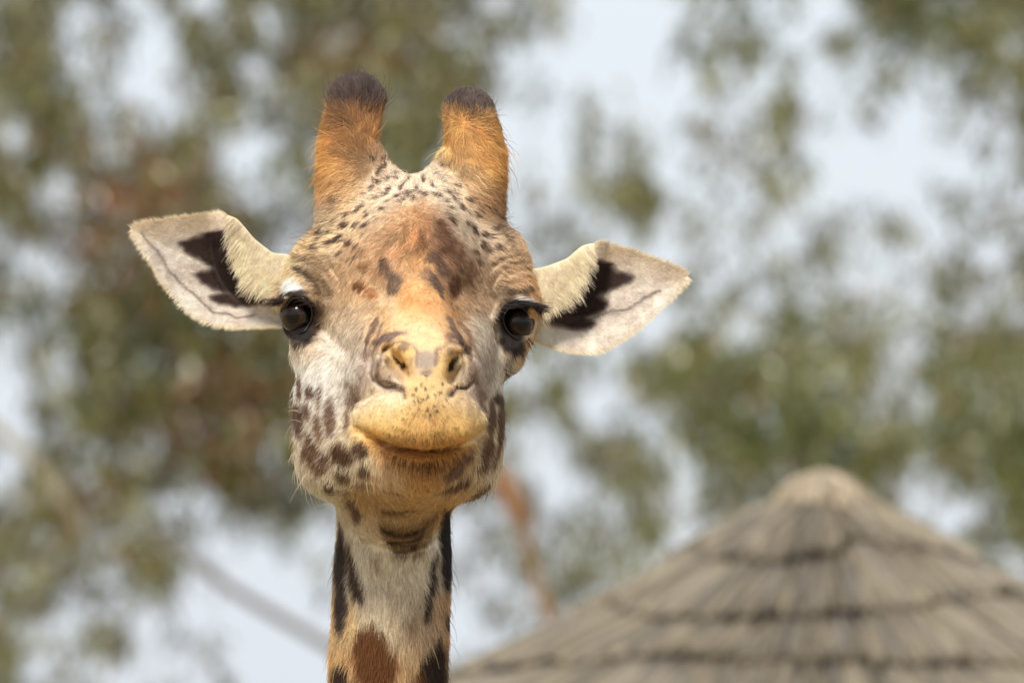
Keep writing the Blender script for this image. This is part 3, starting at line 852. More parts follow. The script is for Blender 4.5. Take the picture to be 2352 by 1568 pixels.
# crest of stripes above the nostrils
B_(885, 880, 22, 75, 22, GB, .8); B_(830, 990, 14, 70, 18, GB, .7); B_(975, 975, 110, 32, -22, GB, .85); B_(930, 900, 14, 60, 15, GB, .6); B_(795, 930, 9, 80, 8, (150, 112, 84), .6)
B_(1490, 900, 28, 100, -28, GB, .8); B_(1560, 1010, 22, 90, -25, (100, 80, 74), .85); B_(1460, 960, 40, 40, 0, (150, 112, 96), .6); B_(1610, 980, 9, 110, -15, (126, 92, 66), .6)
# eyes: dark skin round the globe, tear stain, brow shadows painted into the coat
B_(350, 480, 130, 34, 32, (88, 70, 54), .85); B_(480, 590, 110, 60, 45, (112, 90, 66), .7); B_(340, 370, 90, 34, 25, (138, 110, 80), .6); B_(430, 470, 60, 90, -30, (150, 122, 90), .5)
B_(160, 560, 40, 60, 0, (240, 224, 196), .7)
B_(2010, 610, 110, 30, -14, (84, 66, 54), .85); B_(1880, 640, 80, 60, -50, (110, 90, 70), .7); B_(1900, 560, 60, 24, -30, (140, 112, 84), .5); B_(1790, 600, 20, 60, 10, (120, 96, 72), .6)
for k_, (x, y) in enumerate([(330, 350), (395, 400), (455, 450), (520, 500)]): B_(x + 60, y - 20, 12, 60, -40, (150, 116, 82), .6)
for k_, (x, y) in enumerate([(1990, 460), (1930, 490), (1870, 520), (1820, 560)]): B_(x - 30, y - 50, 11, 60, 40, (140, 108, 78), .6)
B_(290, 860, 158, 150, 20, (44, 36, 34), 1); B_(330, 960, 80, 70, 40, (44, 36, 34), 1); B_(415, 830, 60, 130, 10, (84, 66, 52), .9); B_(285, 800, 128, 150, 0, (20, 16, 16), 1)
B_(180, 640, 190, 26, -4, (66, 54, 46), 1); B_(60, 640, 90, 20, -2, (70, 60, 52), .8)
B_(1950, 860, 118, 165, -5, (46, 38, 35), 1); B_(1962, 1015, 100, 96, -5, (46, 38, 35), 1); B_(1985, 850, 100, 130, 0, (20, 16, 16), 1); B_(2080, 725, 160, 30, 10, (44, 38, 38), 1); B_(1830, 900, 34, 50, 0, (110, 94, 80), .7)
B_(2112, 800, 26, 60, -10, (190, 150, 100), .9)
B_(1630, 760, 200, 8, 6, (150, 124, 98), .5); B_(560, 740, 140, 8, -8, (150, 124, 96), .5)
# nose
B_(1290, 1150, 66, 74, 10, (160, 136, 122), .55); B_(1215, 1150, 16, 66, -6, (124, 100, 92), .5); B_(1360, 1130, 16, 80, 6, (118, 94, 86), .6); B_(1290, 1258, 44, 26, 0, (134, 108, 96), .6); B_(1105, 1055, 45, 34, 0, (142, 114, 86), .7)
B_(1470, 1090, 26, 34, 0, (150, 126, 96), .7); B_(1165, 1170, 18, 36, 0, (170, 138, 100), .6); B_(950, 1150, 22, 14, 0, (150, 116, 88), .5)
def C_(x, y, rx, ry, ang=0, c=BR, w=.9):
    f_ = .95 if rx > 28 or ry > 60 else 1.0
    c = tuple(min(255, q + 8) for q in c) if f_ < 1 else c
    B_(x, y, rx * f_, ry * f_, ang, c, w, zC, .2746)
C_(1025, 190, 14, 62, -38, (58, 40, 22), .9); C_(1075, 245, 24, 30, 0, (44, 30, 18), .9); C_(1500, 190, 16, 60, 30, (58, 42, 26), .9); C_(1470, 240, 18, 36, 10, (50, 36, 22), .9)
C_(870, 330, 26, 50, -30, (146, 116, 96), .7); C_(970, 372, 90, 14, 12, (112, 82, 66), .8); C_(1055, 425, 36, 34, 30, (140, 108, 96), .7); C_(1560, 420, 70, 26, -5, (92, 70, 60), .85); C_(1495, 455, 18, 40, 30, (118, 90, 84), .8)
C_(770, 330, 40, 110, 10, (196, 164, 136), .5); C_(1660, 420, 34, 120, -12, (150, 124, 106), .7)
for (x, y) in [(1280,330),(1320,410),(1390,385),(1225,395),(1265,430),(1345,480),(1200,490),(1280,490),(1190,430),(1440,520),(1220,540),(1330,560),(1280,600),(1210,600),(1390,450),(1160,470),(1300,645),(1250,655),(1350,600),(1410,560),(1175,530),(1240,500)]:
    C_(x, y, 13, 11, 0, (74, 58, 48), .85)
for (x, y) in [(860, 215), (905, 195), (800, 300)]: C_(x, y, 26, 12, 0, (150, 122, 104), .5)
# jaw patches, left cheek
C_(468, 660, 46, 168, -2, (136, 104, 84)); C_(378, 480, 24, 112, 6, (142, 110, 88)); C_(305, 440, 38, 62, -25, (112, 82, 62)); C_(213, 390, 28, 120, -6, (120, 90, 72)); C_(278, 590, 26, 84, -8, (122, 92, 72))
C_(205, 660, 50, 160, -8, (108, 80, 66)); C_(375, 740, 34, 130, -14, (142, 108, 84)); C_(655, 470, 62, 120, 12, (156, 128, 104), .8); C_(600, 680, 22, 96, 0, (132, 104, 88), .85); C_(330, 880, 40, 120, -28, (120, 88, 66))
C_(570, 960, 118, 72, 32, (92, 62, 38)); C_(715, 920, 84, 54, 32, (88, 60, 42)); C_(575, 1135, 98, 46, 35, (100, 70, 48)); C_(750, 1095, 62, 54, 20, (98, 70, 50)); C_(300, 930, 62, 84, -10, (124, 90, 70)); C_(375, 1055, 92, 44, 28, (126, 94, 72))
C_(430, 985, 36, 70, -35, (112, 80, 58)); C_(460, 1240, 70, 34, 25, (106, 78, 52)); C_(580, 1270, 60, 20, 20, (120, 90, 60), .7); C_(740, 1210, 70, 26, 10, (136, 104, 72), .7); C_(960, 1250, 120, 14, 20, (140, 110, 78), .6)
C_(560, 340, 30, 14, -60, (170, 140, 116), .6); C_(600, 370, 20, 40, 20, (160, 130, 106), .6); C_(270, 220, 20, 20, 0, (180, 150, 120), .6)
C_(155, 900, 22, 120, 0, (150, 116, 80), .6); C_(840, 1120, 50, 20, 10, (160, 124, 84), .6)
# right cheek
C_(1870, 490, 54, 56, 0, (84, 62, 48)); C_(1895, 610, 42, 120, 12, (98, 72, 56)); C_(1806, 660, 34, 165, 2, (108, 82, 66)); C_(1762, 925, 52, 118, 12, (108, 78, 62)); C_(1545, 1030, 44, 160, 42, (112, 80, 62)); C_(1535, 1195, 118, 42, -22, (102, 74, 48))
C_(1735, 1060, 66, 30, -25, (122, 92, 74)); C_(1840, 960, 22, 120, 14, (122, 92, 70)); C_(1745, 1230, 100, 26, -42, (118, 90, 64)); C_(1690, 1290, 90, 20, -30, (128, 98, 66), .7); C_(1930, 300, 12, 130, 2, (70, 56, 48)); C_(1966, 240, 9, 110, 0, (90, 74, 62)); C_(1880, 790, 24, 120, 6, (104, 78, 60))
C_(1740, 440, 24, 60, -35, (130, 106, 92), .6); C_(1400, 1250, 50, 20, 0, (150, 118, 84), .5); C_(1460, 1180, 30, 30, 0, (130, 100, 74), .5)

POLYS = [  # neck patches: colour, weight, softness, outline in the neck enlargement
 ((72, 60, 58), .95, 5, [(300, 320), (345, 560), (358, 800), (352, 1000), (335, 1175), (285, 1140), (278, 900), (262, 650), (285, 450)]),
 ((84, 66, 56), .9, 5, [(352, 480), (400, 610), (440, 740), (500, 880), (465, 940), (402, 905), (372, 700), (345, 560)]),
 ((112, 86, 70), .85, 7, [(330, 140), (420, 235), (455, 275), (412, 350), (370, 260)]),
 ((132, 102, 70), .7, 7, [(590, 340), (760, 375), (900, 350), (1045, 262), (1010, 440), (960, 540), (880, 590), (780, 600), (690, 570), (600, 430)]),
 ((52, 38, 26), .95, 6, [(600, 385), (760, 430), (900, 400), (980, 350), (960, 390), (880, 440), (760, 455), (600, 425)]),
 ((50, 36, 25), .95, 6, [(640, 480), (760, 500), (860, 480), (950, 420), (930, 470), (860, 510), (760, 528), (650, 510)]),
 ((62, 46, 32), .92, 6, [(700, 570), (800, 560), (900, 510), (880, 560), (800, 590), (710, 590)]),
 ((108, 82, 54), .85, 7, [(600, 250), (800, 262), (900, 250), (800, 290), (620, 285)]),
 ((52, 46, 48), .97, 5, [(1115, 215), (1168, 240), (1165, 330), (1150, 640), (1105, 850), (1065, 800), (1062, 450), (1092, 290)]),
 ((52, 44, 44), .95, 5, [(1035, 560), (1022, 700), (1005, 860), (972, 1020), (935, 1085), (932, 960), (968, 760), (1000, 620)]),
 ((70, 58, 52), .85, 5, [(1090, 975), (1135, 1060), (1118, 1130), (1082, 1110)]),
 ((128, 80, 44), .95, 8, [(440, 1120), (545, 1085), (640, 1190), (735, 1370), (705, 1600), (690, 1900), (480, 1900), (455, 1540), (405, 1340), (415, 1200)]),
 ((76, 58, 48), .95, 6, [(270, 1395), (330, 1365), (400, 1540), (420, 1800), (230, 1800), (245, 1520)]),
 ((58, 44, 38), .97, 7, [(1030, 1185), (1082, 1260), (1085, 1400), (1105, 1600), (1100, 1900), (860, 1900), (900, 1400), (960, 1290)]),
 ((112, 66, 32), .95, 7, [(905, 1390), (930, 1480), (900, 1700), (780, 1700), (800, 1560)]),
 ((150, 118, 88), .6, 14, [(790, 1080), (870, 1040), (880, 1150), (810, 1190)]),
 ((170, 140, 110), .5, 12, [(520, 580), (600, 640), (590, 720), (530, 660)]),
]

def coat(p, jitter=0.0, rs=None):
    u, v = uv_of(p)
    u = u + 3.5 * noise(u, v, p[:, 1], 26, 11) + 2.0 * noise(u, v, p[:, 1], 9, 12)
    v = v + 3.5 * noise(u, v, p[:, 1], 26, 13) + 2.0 * noise(u, v, p[:, 1], 9, 14)
    if jitter and rs is not None:
        u = u + rs.normal(0, jitter, len(u)); v = v + rs.normal(0, jitter, len(v))
    c = blend_field(u, v, BASE)
    # horn tips
    tl = 244 + (u - 755) * .10 + 9 * noise(u, v, scale=12, seed=31); tr = 262 + (u - 1075) * .12 + 9 * noise(u, v, scale=12, seed=32)
    if rs is not None:
        jt = rs.normal(0, 9, len(u)); tl = tl + jt; tr = tr + jt
    w = np.where(u < 950, sstep(tl + 14, tl - 12, v), sstep(tr + 12, tr - 12, v))
    tip = np.array([94, 89, 93.])[None] * (1 + .18 * noise(u, v, scale=5, seed=33))[:, None]
    c = c * (1 - w[:, None]) + tip * w[:, None]
    w2 = np.where(u < 950, sstep(tl + 60, tl + 5, v), sstep(tr + 34, tr, v)) * .35
    c = c * (1 - w2[:, None]) + np.array([118, 84, 58.]) * w2[:, None]
    hz = sstep(440, 380, v); c = c * (1 + hz * (.13 * noise(u, v, p[:, 1], 24, 93) + .10 * noise(u, v * .5, p[:, 1], 8, 94)))[:, None]
    # warm or dark streaks in the coat
    for colr, poly in (((244, 240, 233), [(108, 628), (150, 560), (210, 508), (268, 512), (320, 566), (352, 628)]), ((240, 236, 230), [(1945, 706), (1985, 668), (2050, 640), (2110, 664), (2160, 716)])):
        w = in_poly(u, v, [zB(*q) for q in poly], 5)
        c = c * (1 - w[:, None]) + np.array(colr, float) * w[:, None]
    st = noise(u, v, p[:, 1], 14, 41); c = c * (1 + .06 * st)[:, None]
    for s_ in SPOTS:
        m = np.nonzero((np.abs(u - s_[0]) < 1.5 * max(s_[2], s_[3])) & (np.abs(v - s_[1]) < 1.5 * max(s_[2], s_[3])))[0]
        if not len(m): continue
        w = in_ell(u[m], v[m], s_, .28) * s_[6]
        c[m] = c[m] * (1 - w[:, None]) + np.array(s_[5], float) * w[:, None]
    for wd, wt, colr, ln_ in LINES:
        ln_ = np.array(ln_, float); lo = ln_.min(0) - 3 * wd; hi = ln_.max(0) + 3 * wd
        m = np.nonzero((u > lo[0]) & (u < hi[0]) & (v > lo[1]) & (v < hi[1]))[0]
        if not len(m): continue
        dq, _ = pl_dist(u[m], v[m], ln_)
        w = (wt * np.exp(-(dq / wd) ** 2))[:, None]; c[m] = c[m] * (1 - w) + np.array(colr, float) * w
    for colr, wt, sf, poly in POLYS:
        pl = [zD(*q) for q in poly]
        w = in_poly(u, v, pl, sf) * wt
        c = c * (1 - w[:, None]) + np.array(colr, float) * w[:, None]
    # sides and back that the face pattern does not reach: blotches of the same coat
    side = sstep(120, 260, p[:, 1])[:, None] * (sstep(1160, 1130, v))[:, None] * sstep(430, 520, v)[:, None]
    bl = noise(p[:, 1], p[:, 2], p[:, 0], 60, 51)[:, None]
    c2 = np.where(bl > .05, np.array([118, 84, 62.]), np.array([222, 192, 148.]))
    c = c * (1 - side) + c2 * side
    nb = (sstep(250, 330, p[:, 1]) * sstep(1150, 1200, v))[:, None]
    c = c * (1 - nb) + np.where(noise(p[:, 0], p[:, 2], p[:, 1], 90, 52)[:, None] > -.1, np.array([84, 62, 48.]), np.array([214, 178, 130.])) * nb
    fz = np.exp(-((u - 985) / 130) ** 2 - ((v - 570) / 90) ** 2)
    c = c * (1 + .13 * fz * (noise(u + .5 * v, v, scale=17, seed=91) + noise(u, v * .4, scale=8, seed=92)))[:, None]
    mx = c.max(1); mn = c.min(1); sat = (mx - mn) / (mx + 1)
    k = .30 * sstep(.5, .2, sat) * sstep(140, 200, mx)
    k = k + .12
    lum = (c @ np.array([.35, .5, .15]))[:, None]
    c = c + (lum * 1.03 - c) * k[:, None]
    return np.clip(c, 5, 252)

GAIN = 1.03
def coat_lin(p, jitter=0.0, rs=None):
    return (lin(coat(p, jitter, rs)) * GAIN).clip(0.003, .92)

# ------------------------------------------------------------------ build the skin
giraffe = tag(empty('giraffe', CAM + FWD * DIST, (PITCH, 0, 0)), 'giraffe facing the camera, tan face with brown spots, pale ears spread and two dark-tipped horns', 'giraffe')
Cq = V1[Q1].mean(1); uq, vq = uv_of(Cq)
wob = 6 * noise(uq, Cq[:, 1], scale=15, seed=2)
is_l = (vq + wob < 402) & (uq < 895); is_r = (vq + wob < 402) & (uq > 1008)
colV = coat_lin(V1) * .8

def sub_mesh(mask):
    q = Q1[mask]; used, inv = np.unique(q, return_inverse=True)
    return used, inv.reshape(-1, 4)

# the rest of the animal, coarser: neck base, trunk and legs
GZ = lambda y: -(CAM.z + DIST * math.sin(PITCH)) / S / math.cos(PITCH) - y * math.tan(PITCH)   # z of the ground at depth y, in image-pixel units
F2 = Field((-1300, -300, GZ(0) - 600), (800, 4600, -800), 34.0)
def Q_(x, y, zf): return (x + W0 / 2, H0 / 2 - zf, y)
def cone2(pts, k=60):
    # plain points, no sight-line correction needed
    global P
    F2.cone([(a / (1 + b / DP) + W0 / 2, H0 / 2 - c / (1 + b / DP), b, r) for a, b, c, r in pts], k)
cone2([(-292, 300, -900, 122), (-300, 420, -1500, 150), (-310, 800, -2600, 210), (-310, 1350, -3500, 320)], 60)
cone2([(-310, 1500, -3750, 400), (-310, 2300, -3950, 470), (-310, 3200, -4150, 400)], 120)
for sx in (-560, -60):
    for yy, kn in ((1350, 1), (3350, -1)):
        g = GZ(yy)
        cone2([(sx, yy + 60, -4100, 230), (sx, yy, -4900, 120), (sx, yy + (-30 if kn > 0 else 160), -5900, 78), (sx, yy + 20, -6700, 56), (sx, yy, g + 160, 58), (sx, yy - 40, g + 70, 82)], 60)
cone2([(-310, 3620, -3900, 60), (-310, 3750, -4500, 30), (-310, 3760, -5200, 50)], 40)
F2.d[:, :, -1] = np.abs(F2.d[:, :, -1]) + 1
V2, Q2 = F2.mesh()
V2[:, 2] = np.maximum(V2[:, 2], (GZ(0) - V2[:, 1] * math.tan(PITCH)) + 4)
vor = np.random.default_rng(8).uniform(V2.min(0), V2.max(0), (1500, 3))
c2 = np.zeros((len(V2), 3))
for a in range(0, len(V2), 2000):
    q = V2[a:a + 2000]; dd = np.linalg.norm(q[:, None] - vor[None], axis=2); dd.partition(1, axis=1)
    c2[a:a + 2000] = np.where((dd[:, 1] - dd[:, 0])[:, None] > 45, lin((118, 78, 48)), lin((216, 184, 138)))
bmask = ~(is_l | is_r)
ub, qb = sub_mesh(bmask)
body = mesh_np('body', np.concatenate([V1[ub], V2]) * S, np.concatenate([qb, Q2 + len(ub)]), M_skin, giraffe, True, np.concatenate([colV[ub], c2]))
oss = []
for msk, lab in ((is_l, None), (is_r, None)):
    uo, qo = sub_mesh(msk)
    o = mesh_np('ossicone', V1[uo] * S, qo, M_skin, giraffe, True, colV[uo])
    oss.append(o)

# ------------------------------------------------------------------ hair on the skin
# flow: u, v, sigma, du, dv, dy(away)
FLOW = [
 (755, 320, 35, -.8, .35, .3), (800, 330, 30, -.5, -.2, 0), (850, 310, 30, .25, -.9, .1), (815, 215, 35, .05, -1, .1), (770, 240, 25, -.5, -.5, .1), (745, 400, 30, -.8, .6, .3), (800, 430, 30, -.5, .2, 0), (770, 500, 35, -.9, .3, .3),
 (1140, 330, 30, .8, .4, .3), (1090, 330, 30, .4, .5, 0), (1045, 320, 25, -.2, .9, .1), (1075, 240, 30, .1, -1, .1), (1145, 410, 30, .7, .7, .3), (1100, 440, 30, .5, .5, 0), (1140, 500, 30, .8, .4, .3),
 (955, 430, 40, .1, -1, .1), (880, 460, 35, -.7, .1, .1), (1030, 460, 35, .7, .2, .1), (850, 540, 40, -.7, .25, .1), (1080, 560, 40, .7, .3, .1), (965, 530, 35, .05, .8, 0), (960, 620, 35, 0, .8, 0), (960, 720, 35, 0, -.8, .2),
 (700, 620, 40, -.8, .3, .2), (1200, 640, 35, .8, .3, .2), (880, 760, 30, -.4, .7, .2), (1050, 780, 30, .4, .7, .2), (800, 720, 40, -.5, .7, .2), (1110, 730, 40, .4, .8, .2),
 (770, 850, 50, -.4, .8, .3), (1130, 860, 40, .5, .8, .3), (700, 950, 50, -.6, .7, .3), (1150, 980, 40, .6, .7, .3), (720, 1080, 45, -.5, .85, .2), (1120, 1080, 40, .5, .85, .2), (830, 1100, 45, -.25, 1, .1), (1040, 1110, 40, .2, 1, .1), (930, 1140, 45, 0, 1, .1),
 (900, 840, 25, -.4, .6, 0), (1050, 840, 25, .4, .6, 0), (970, 880, 30, 0, 1, 0), (870, 960, 35, -.6, .7, 0), (975, 990, 35, 0, 1, -.1), (1080, 960, 30, .6, .7, 0), (975, 1060, 30, 0, 1, -.1), (910, 1050, 30, -.5, .9, 0), (1040, 1050, 30, .5, .9, 0),
 (900, 1300, 60, 0, 1, .1), (790, 1300, 40, -.35, 1, .2), (1020, 1300, 40, .35, 1, .2), (890, 1500, 60, 0, 1, .1), (785, 1500, 40, -.3, 1, .2), (1015, 1500, 40, .3, 1, .2), (885, 1700, 100, 0, 1, .1)]
# length, lift, diameter factor
LENG = [
 (755, 330, 32, 28, .4, 1.1), (800, 330, 30, 26, .35, 1), (850, 310, 30, 22, .35, 1), (815, 200, 30, 22, .5, 1), (1135, 340, 30, 29, .4, 1.1), (1070, 330, 30, 24, .35, 1), (1075, 230, 30, 16, .4, 1), (750, 430, 30, 28, .4, 1), (1140, 430, 30, 28, .4, 1), (740, 490, 25, 22, .5, 1), (1150, 500, 25, 22, .5, 1),
 (955, 450, 60, 13, .3, .9), (850, 520, 50, 13, .3, .9), (1080, 540, 50, 13, .3, .9), (960, 540, 40, 15, .35, .9), (960, 640, 35, 10, .3, .8), (960, 760, 40, 7, .3, .7), (700, 620, 40, 15, .4, .9), (1200, 650, 35, 15, .4, .9),
 (790, 720, 40, 12, .3, .9), (1110, 740, 40, 12, .3, .9), (780, 860, 45, 13, .3, .9), (1130, 880, 35, 13, .3, .9), (960, 850, 60, 5, .35, .65), (860, 960, 45, 6, .4, .65), (975, 980, 45, 8, .45, .7), (1080, 960, 35, 6, .4, .65),
 (700, 960, 40, 14, .45, .9), (1150, 980, 35, 14, .45, .9), (720, 1090, 40, 19, .5, .95), (1120, 1100, 40, 19, .5, .95), (665, 960, 18, 20, .55, .9), (1172, 960, 18, 20, .55, .9), (700, 1140, 25, 26, .55, .9), (1130, 1150, 25, 26, .55, .9), (800, 1080, 40, 18, .4, .9), (1050, 1090, 35, 18, .4, .9), (970, 1070, 35, 16, .45, .85), (930, 1140, 40, 18, .4, .9), (900, 1210, 50, 12, .3, .9),
 (900, 1340, 60, 17, .3, .9), (780, 1350, 40, 24, .42, 1), (1030, 1350, 40, 24, .42, 1), (880, 1500, 60, 30, .3, 1), (775, 1520, 40, 28, .42, 1), (1030, 1500, 40, 28, .42, 1), (880, 1700, 100, 28, .35, 1)]

# precomputed lattice for the slow blends
_gu = np.arange(560, 1320, 6.0); _gv = np.arange(130, 1800, 6.0)
def lattice(pts):
    U, V_ = np.meshgrid(_gu, _gv, indexing='ij')
    r = blend_field(U.ravel(), V_.ravel(), pts).reshape(len(_gu), len(_gv), -1)
    def f(u, v):
        x = np.clip((u - 560) / 6, 0, len(_gu) - 1.001); y = np.clip((v - 130) / 6, 0, len(_gv) - 1.001)
        i = x.astype(int); j = y.astype(int); a = (x - i)[:, None]; b = (y - j)[:, None]
        return (r[i, j] * (1 - a) + r[i + 1, j] * a) * (1 - b) + (r[i, j + 1] * (1 - a) + r[i + 1, j + 1] * a) * b
    return f
_base = lattice(BASE); _flow = lattice(FLOW); _leng = lattice(LENG)
_bf = blend_field
def blend_field(u, v, pts):
    return _base(u, v) if pts is BASE else _bf(u, v, pts)

def eye_mask(u, v, grow=0):
    m = np.zeros(len(u), bool)
    for (eu, ev, ru, rv) in ((686, 724, 35, 43), (1185, 740, 34, 40)):
        m |= ((u - eu) / (ru + grow)) ** 2 + ((v - ev) / (rv + grow)) ** 2 < 1
    return m

def grow_fur(name, mask, count, seed, parent, k=5):
    r = np.random.default_rng(seed)
    q = Q1[mask]
    A = V1[q]; ar = np.linalg.norm(np.cross(A[:, 2] - A[:, 0], A[:, 3] - A[:, 1]), axis=1) * .5
    c = A.mean(1); u, v = uv_of(c)
    nn = N1[q].mean(1)
    w = ar * np.where(nn[:, 1] > .35, .35, 1.0) * np.where(v > 1600, .25, 1.0)
    L = _leng(u, v)
    w *= np.clip((16 / L[:, 0]) ** .6, .7, 2.2)
    w[eye_mask(u, v) & (c[:, 1] < 60)] = 0
    # inside of nostrils and the mouth slit
    w *= np.where(c[:, 1] > 530, 0, 1)
    pick = r.choice(len(q), count, p=w / w.sum())
    a = r.uniform(0, 1, (count, 1)); b = r.uniform(0, 1, (count, 1))
    A = V1[q[pick]]; Nn = N1[q[pick]]
    bil = lambda X: (X[:, 0] * (1 - a) + X[:, 1] * a) * (1 - b) + (X[:, 3] * (1 - a) + X[:, 2] * a) * b
    p = bil(A); n_ = bil(Nn); n_ /= np.linalg.norm(n_, axis=1)[:, None]
    u, v = uv_of(p)
    col = coat_lin(p, .6, r)
    fl = _flow(u, v); d = np.stack([fl[:, 0], fl[:, 2], -fl[:, 1]], -1)
    # away from the camera the coat runs back and down
    side = sstep(80, 240, p[:, 1])[:, None]
    d = d * (1 - side * .7) + np.array([0, .5, -.6]) * side * .7
    cl = 20.0
    d = d + .36 * np.stack([noise(u, v, p[:, 1], cl, seed + 1), noise(u, v, p[:, 1], cl, seed + 2), noise(u, v, p[:, 1], cl, seed + 3)], -1)
    d = d + .28 * np.stack([noise(u, v, p[:, 1], 7, seed + 4), noise(u, v, p[:, 1], 7, seed + 5), noise(u, v, p[:, 1], 7, seed + 6)], -1)
    d = d + r.normal(0, .16, d.shape)
    d = d - n_ * (d * n_).sum(1)[:, None]
    d /= np.linalg.norm(d, axis=1)[:, None] + 1e-6
    Lf = _leng(u, v)
    ln = Lf[:, 0] * r.uniform(.6, 1.25, count); lift = Lf[:, 1] * r.uniform(.6, 1.6, count)
    stray = r.uniform(0, 1, count) < .012
    ln = np.where(stray, ln * 1.7, ln); lift = np.where(stray, lift * 1.6, lift)
    em = eye_mask(u, v, 16); ln = np.where(em & (c.shape[0] > 0), np.minimum(ln, 5), ln)
    t = np.linspace(0, 1, k)[None, :, None]
    grav = np.array([0, 0, -1.0])[None, None] * (ln * .10)[:, None, None] * t * t
    pts = p[:, None] - n_[:, None] * 1.0 + (d[:, None] * (t + .12 * t * t) + n_[:, None] * (lift[:, None, None] * (t * 1.15 - .55 * t * t))) * ln[:, None, None] + grav
    tone = 1 + .25 * r.normal(0, 1, count).clip(-2, 2) + .12 * noise(u, v, p[:, 1], 7, seed + 8)
    light = r.uniform(0, 1, count) < .10
    tone = np.where(light, tone * 1.2, tone)
    col = (col * tone[:, None]).clip(.003, .95)
    rad = .55 * Lf[:, 2] * r.uniform(.75, 1.2, count)
    return curves_np(name, pts * S, rad * S, rad * S * .28, col, M_fur, parent)

FURN = 420000
grow_fur('fur', bmask, int(FURN * .84), 300, body)
grow_fur('fur', is_l, int(FURN * .085), 310, oss[0])
grow_fur('fur', is_r, int(FURN * .075), 320, oss[1])

# ------------------------------------------------------------------ eyes
def uv_sphere(nu=48, nv=32):
    th = np.linspace(0, 2 * np.pi, nu, endpoint=False); ph = np.linspace(0.001, np.pi - .001, nv)
    Pn = np.stack([np.outer(np.sin(ph), np.cos(th)), -np.outer(np.cos(ph), np.ones(nu)), np.outer(np.sin(ph), np.sin(th))], -1)   # pole towards -y
    i = np.arange(nv - 1)[:, None]; j = np.arange(nu)[None]
    q = np.stack([i * nu + j, (i + 1) * nu + j, (i + 1) * nu + (j + 1) % nu, i * nu + (j + 1) % nu], -1).reshape(-1, 4)
    return Pn.reshape(-1, 3), q, np.repeat(ph, nu)
M_eye, nt, b = node_mat('eye_globe')
a_ = nt.nodes.new('ShaderNodeAttribute'); a_.attribute_name = 'col'
nt.links.new(a_.outputs['Color'], b.inputs['Base Color'])
b.inputs['Roughness'].default_value = .04; b.inputs['Specular IOR Level'].default_value = .3
sv, sq, sph = uv_sphere()
for ei, (gu, ev, yf) in enumerate(EYES):
    rg = 47.0 if ei == 0 else 46.0
    c = P(gu, ev, yf + 7 + rg)
    look = Vector((-.38 if ei == 0 else .38, -1, -.12)).normalized()
    rot = Vector((0, -1, 0)).rotation_difference(look).to_matrix()
    bul = 1 + .05 * np.exp(-(sph / .45) ** 2)
    V = (sv * bul[:, None] * rg) @ np.array(rot).T + c
    cc = np.where((sph < .34)[:, None], lin((14, 10, 9)), np.where((sph < .66)[:, None], lin((44, 30, 22)), lin((16, 12, 12))))  # dark pupil, brown iris ring with a slight reflection painted into its tone
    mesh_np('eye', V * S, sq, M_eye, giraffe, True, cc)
    # wet dark lid rims: tubes that follow the opening on the skin
    eu, ru, rv = ((686, 33, 41), (1185, 32, 38))[ei]
    th = np.linspace(0, 2 * np.pi, 41)[:-1]
    rim = []
    for t_ in th:
        sn = math.sin(t_); uu = eu + (4 if sn < 0 else 0) * -sn + (ru - 1) * math.cos(t_) * (1 - .34 * max(0, -sn) ** 1.0); vv = ev - rv * sn * (1.04 if sn < 0 else .98)
        y_ = F1.front(uu + 5 * math.cos(t_), vv - 5 * math.sin(t_))
        rim.append(P(uu, vv, (y_ if y_ is not None and abs(y_ - yf) < 90 else yf) + 1))
    rim = np.array(rim)
    for _ in range(4): rim = (np.roll(rim, 1, 0) + 2 * rim + np.roll(rim, -1, 0)) / 4
    v_, q_ = tube_np(np.concatenate([rim, rim[:2]]) , np.full(42, 2.0), 8)
    m_, nt_, b_ = node_mat('wet_lid'); b_.inputs['Base Color'].default_value = tuple(lin((14, 12, 12))) + (1,); b_.inputs['Roughness'].default_value = .35
    mesh_np('eyelid', v_ * S, q_, m_, giraffe)

def lash_set(roots, dirs, lens, n_per, col, parent, seed, rad=1.2, bend=(0, 0, -.3), spread=.12, name='eyelash'):
    r = np.random.default_rng(seed); n = n_per
    t = r.uniform(0, len(roots) - 1, n); i = np.minimum(t.astype(int), len(roots) - 2); f = (t - i)[:, None]
    rt = np.array(roots, float); di = np.array(dirs, float); le = np.array(lens, float)
    uvr = rt[i] * (1 - f) + rt[i + 1] * f + r.normal(0, 2.2, (n, 2))
    dd = di[i] * (1 - f) + di[i + 1] * f; dd /= np.linalg.norm(dd, axis=1)[:, None]
    ll = (le[i] * (1 - f[:, 0]) + le[i + 1] * f[:, 0]) * r.uniform(.6, 1.15, n)
    p = []
    for (a, b) in uvr:
        y_ = F1.front(a, b)
        p.append(P(a, b, y_ + 3) if y_ is not None else np.full(3, np.nan))
    p = np.array(p); ok = ~np.isnan(p[:, 0]); p, dd, ll = p[ok], dd[ok], ll[ok]; n = len(p)
    if n < 2: return None
    dd = dd + r.normal(0, spread, dd.shape)
    k = 6; s = np.linspace(0, 1, k)[None, :, None]
    pts = p[:, None] + dd[:, None] * ll[:, None, None] * s + np.array(bend)[None, None] * ll[:, None, None] * s * s
    c = np.tile(lin(col), (n, 1)) * r.uniform(.6, 1.5, (n, 1))
    return curves_np(name, pts * S, np.full(n, rad) * S * r.uniform(.7, 1.1, n), np.full(n, rad * .3) * S, c, M_fur, parent)
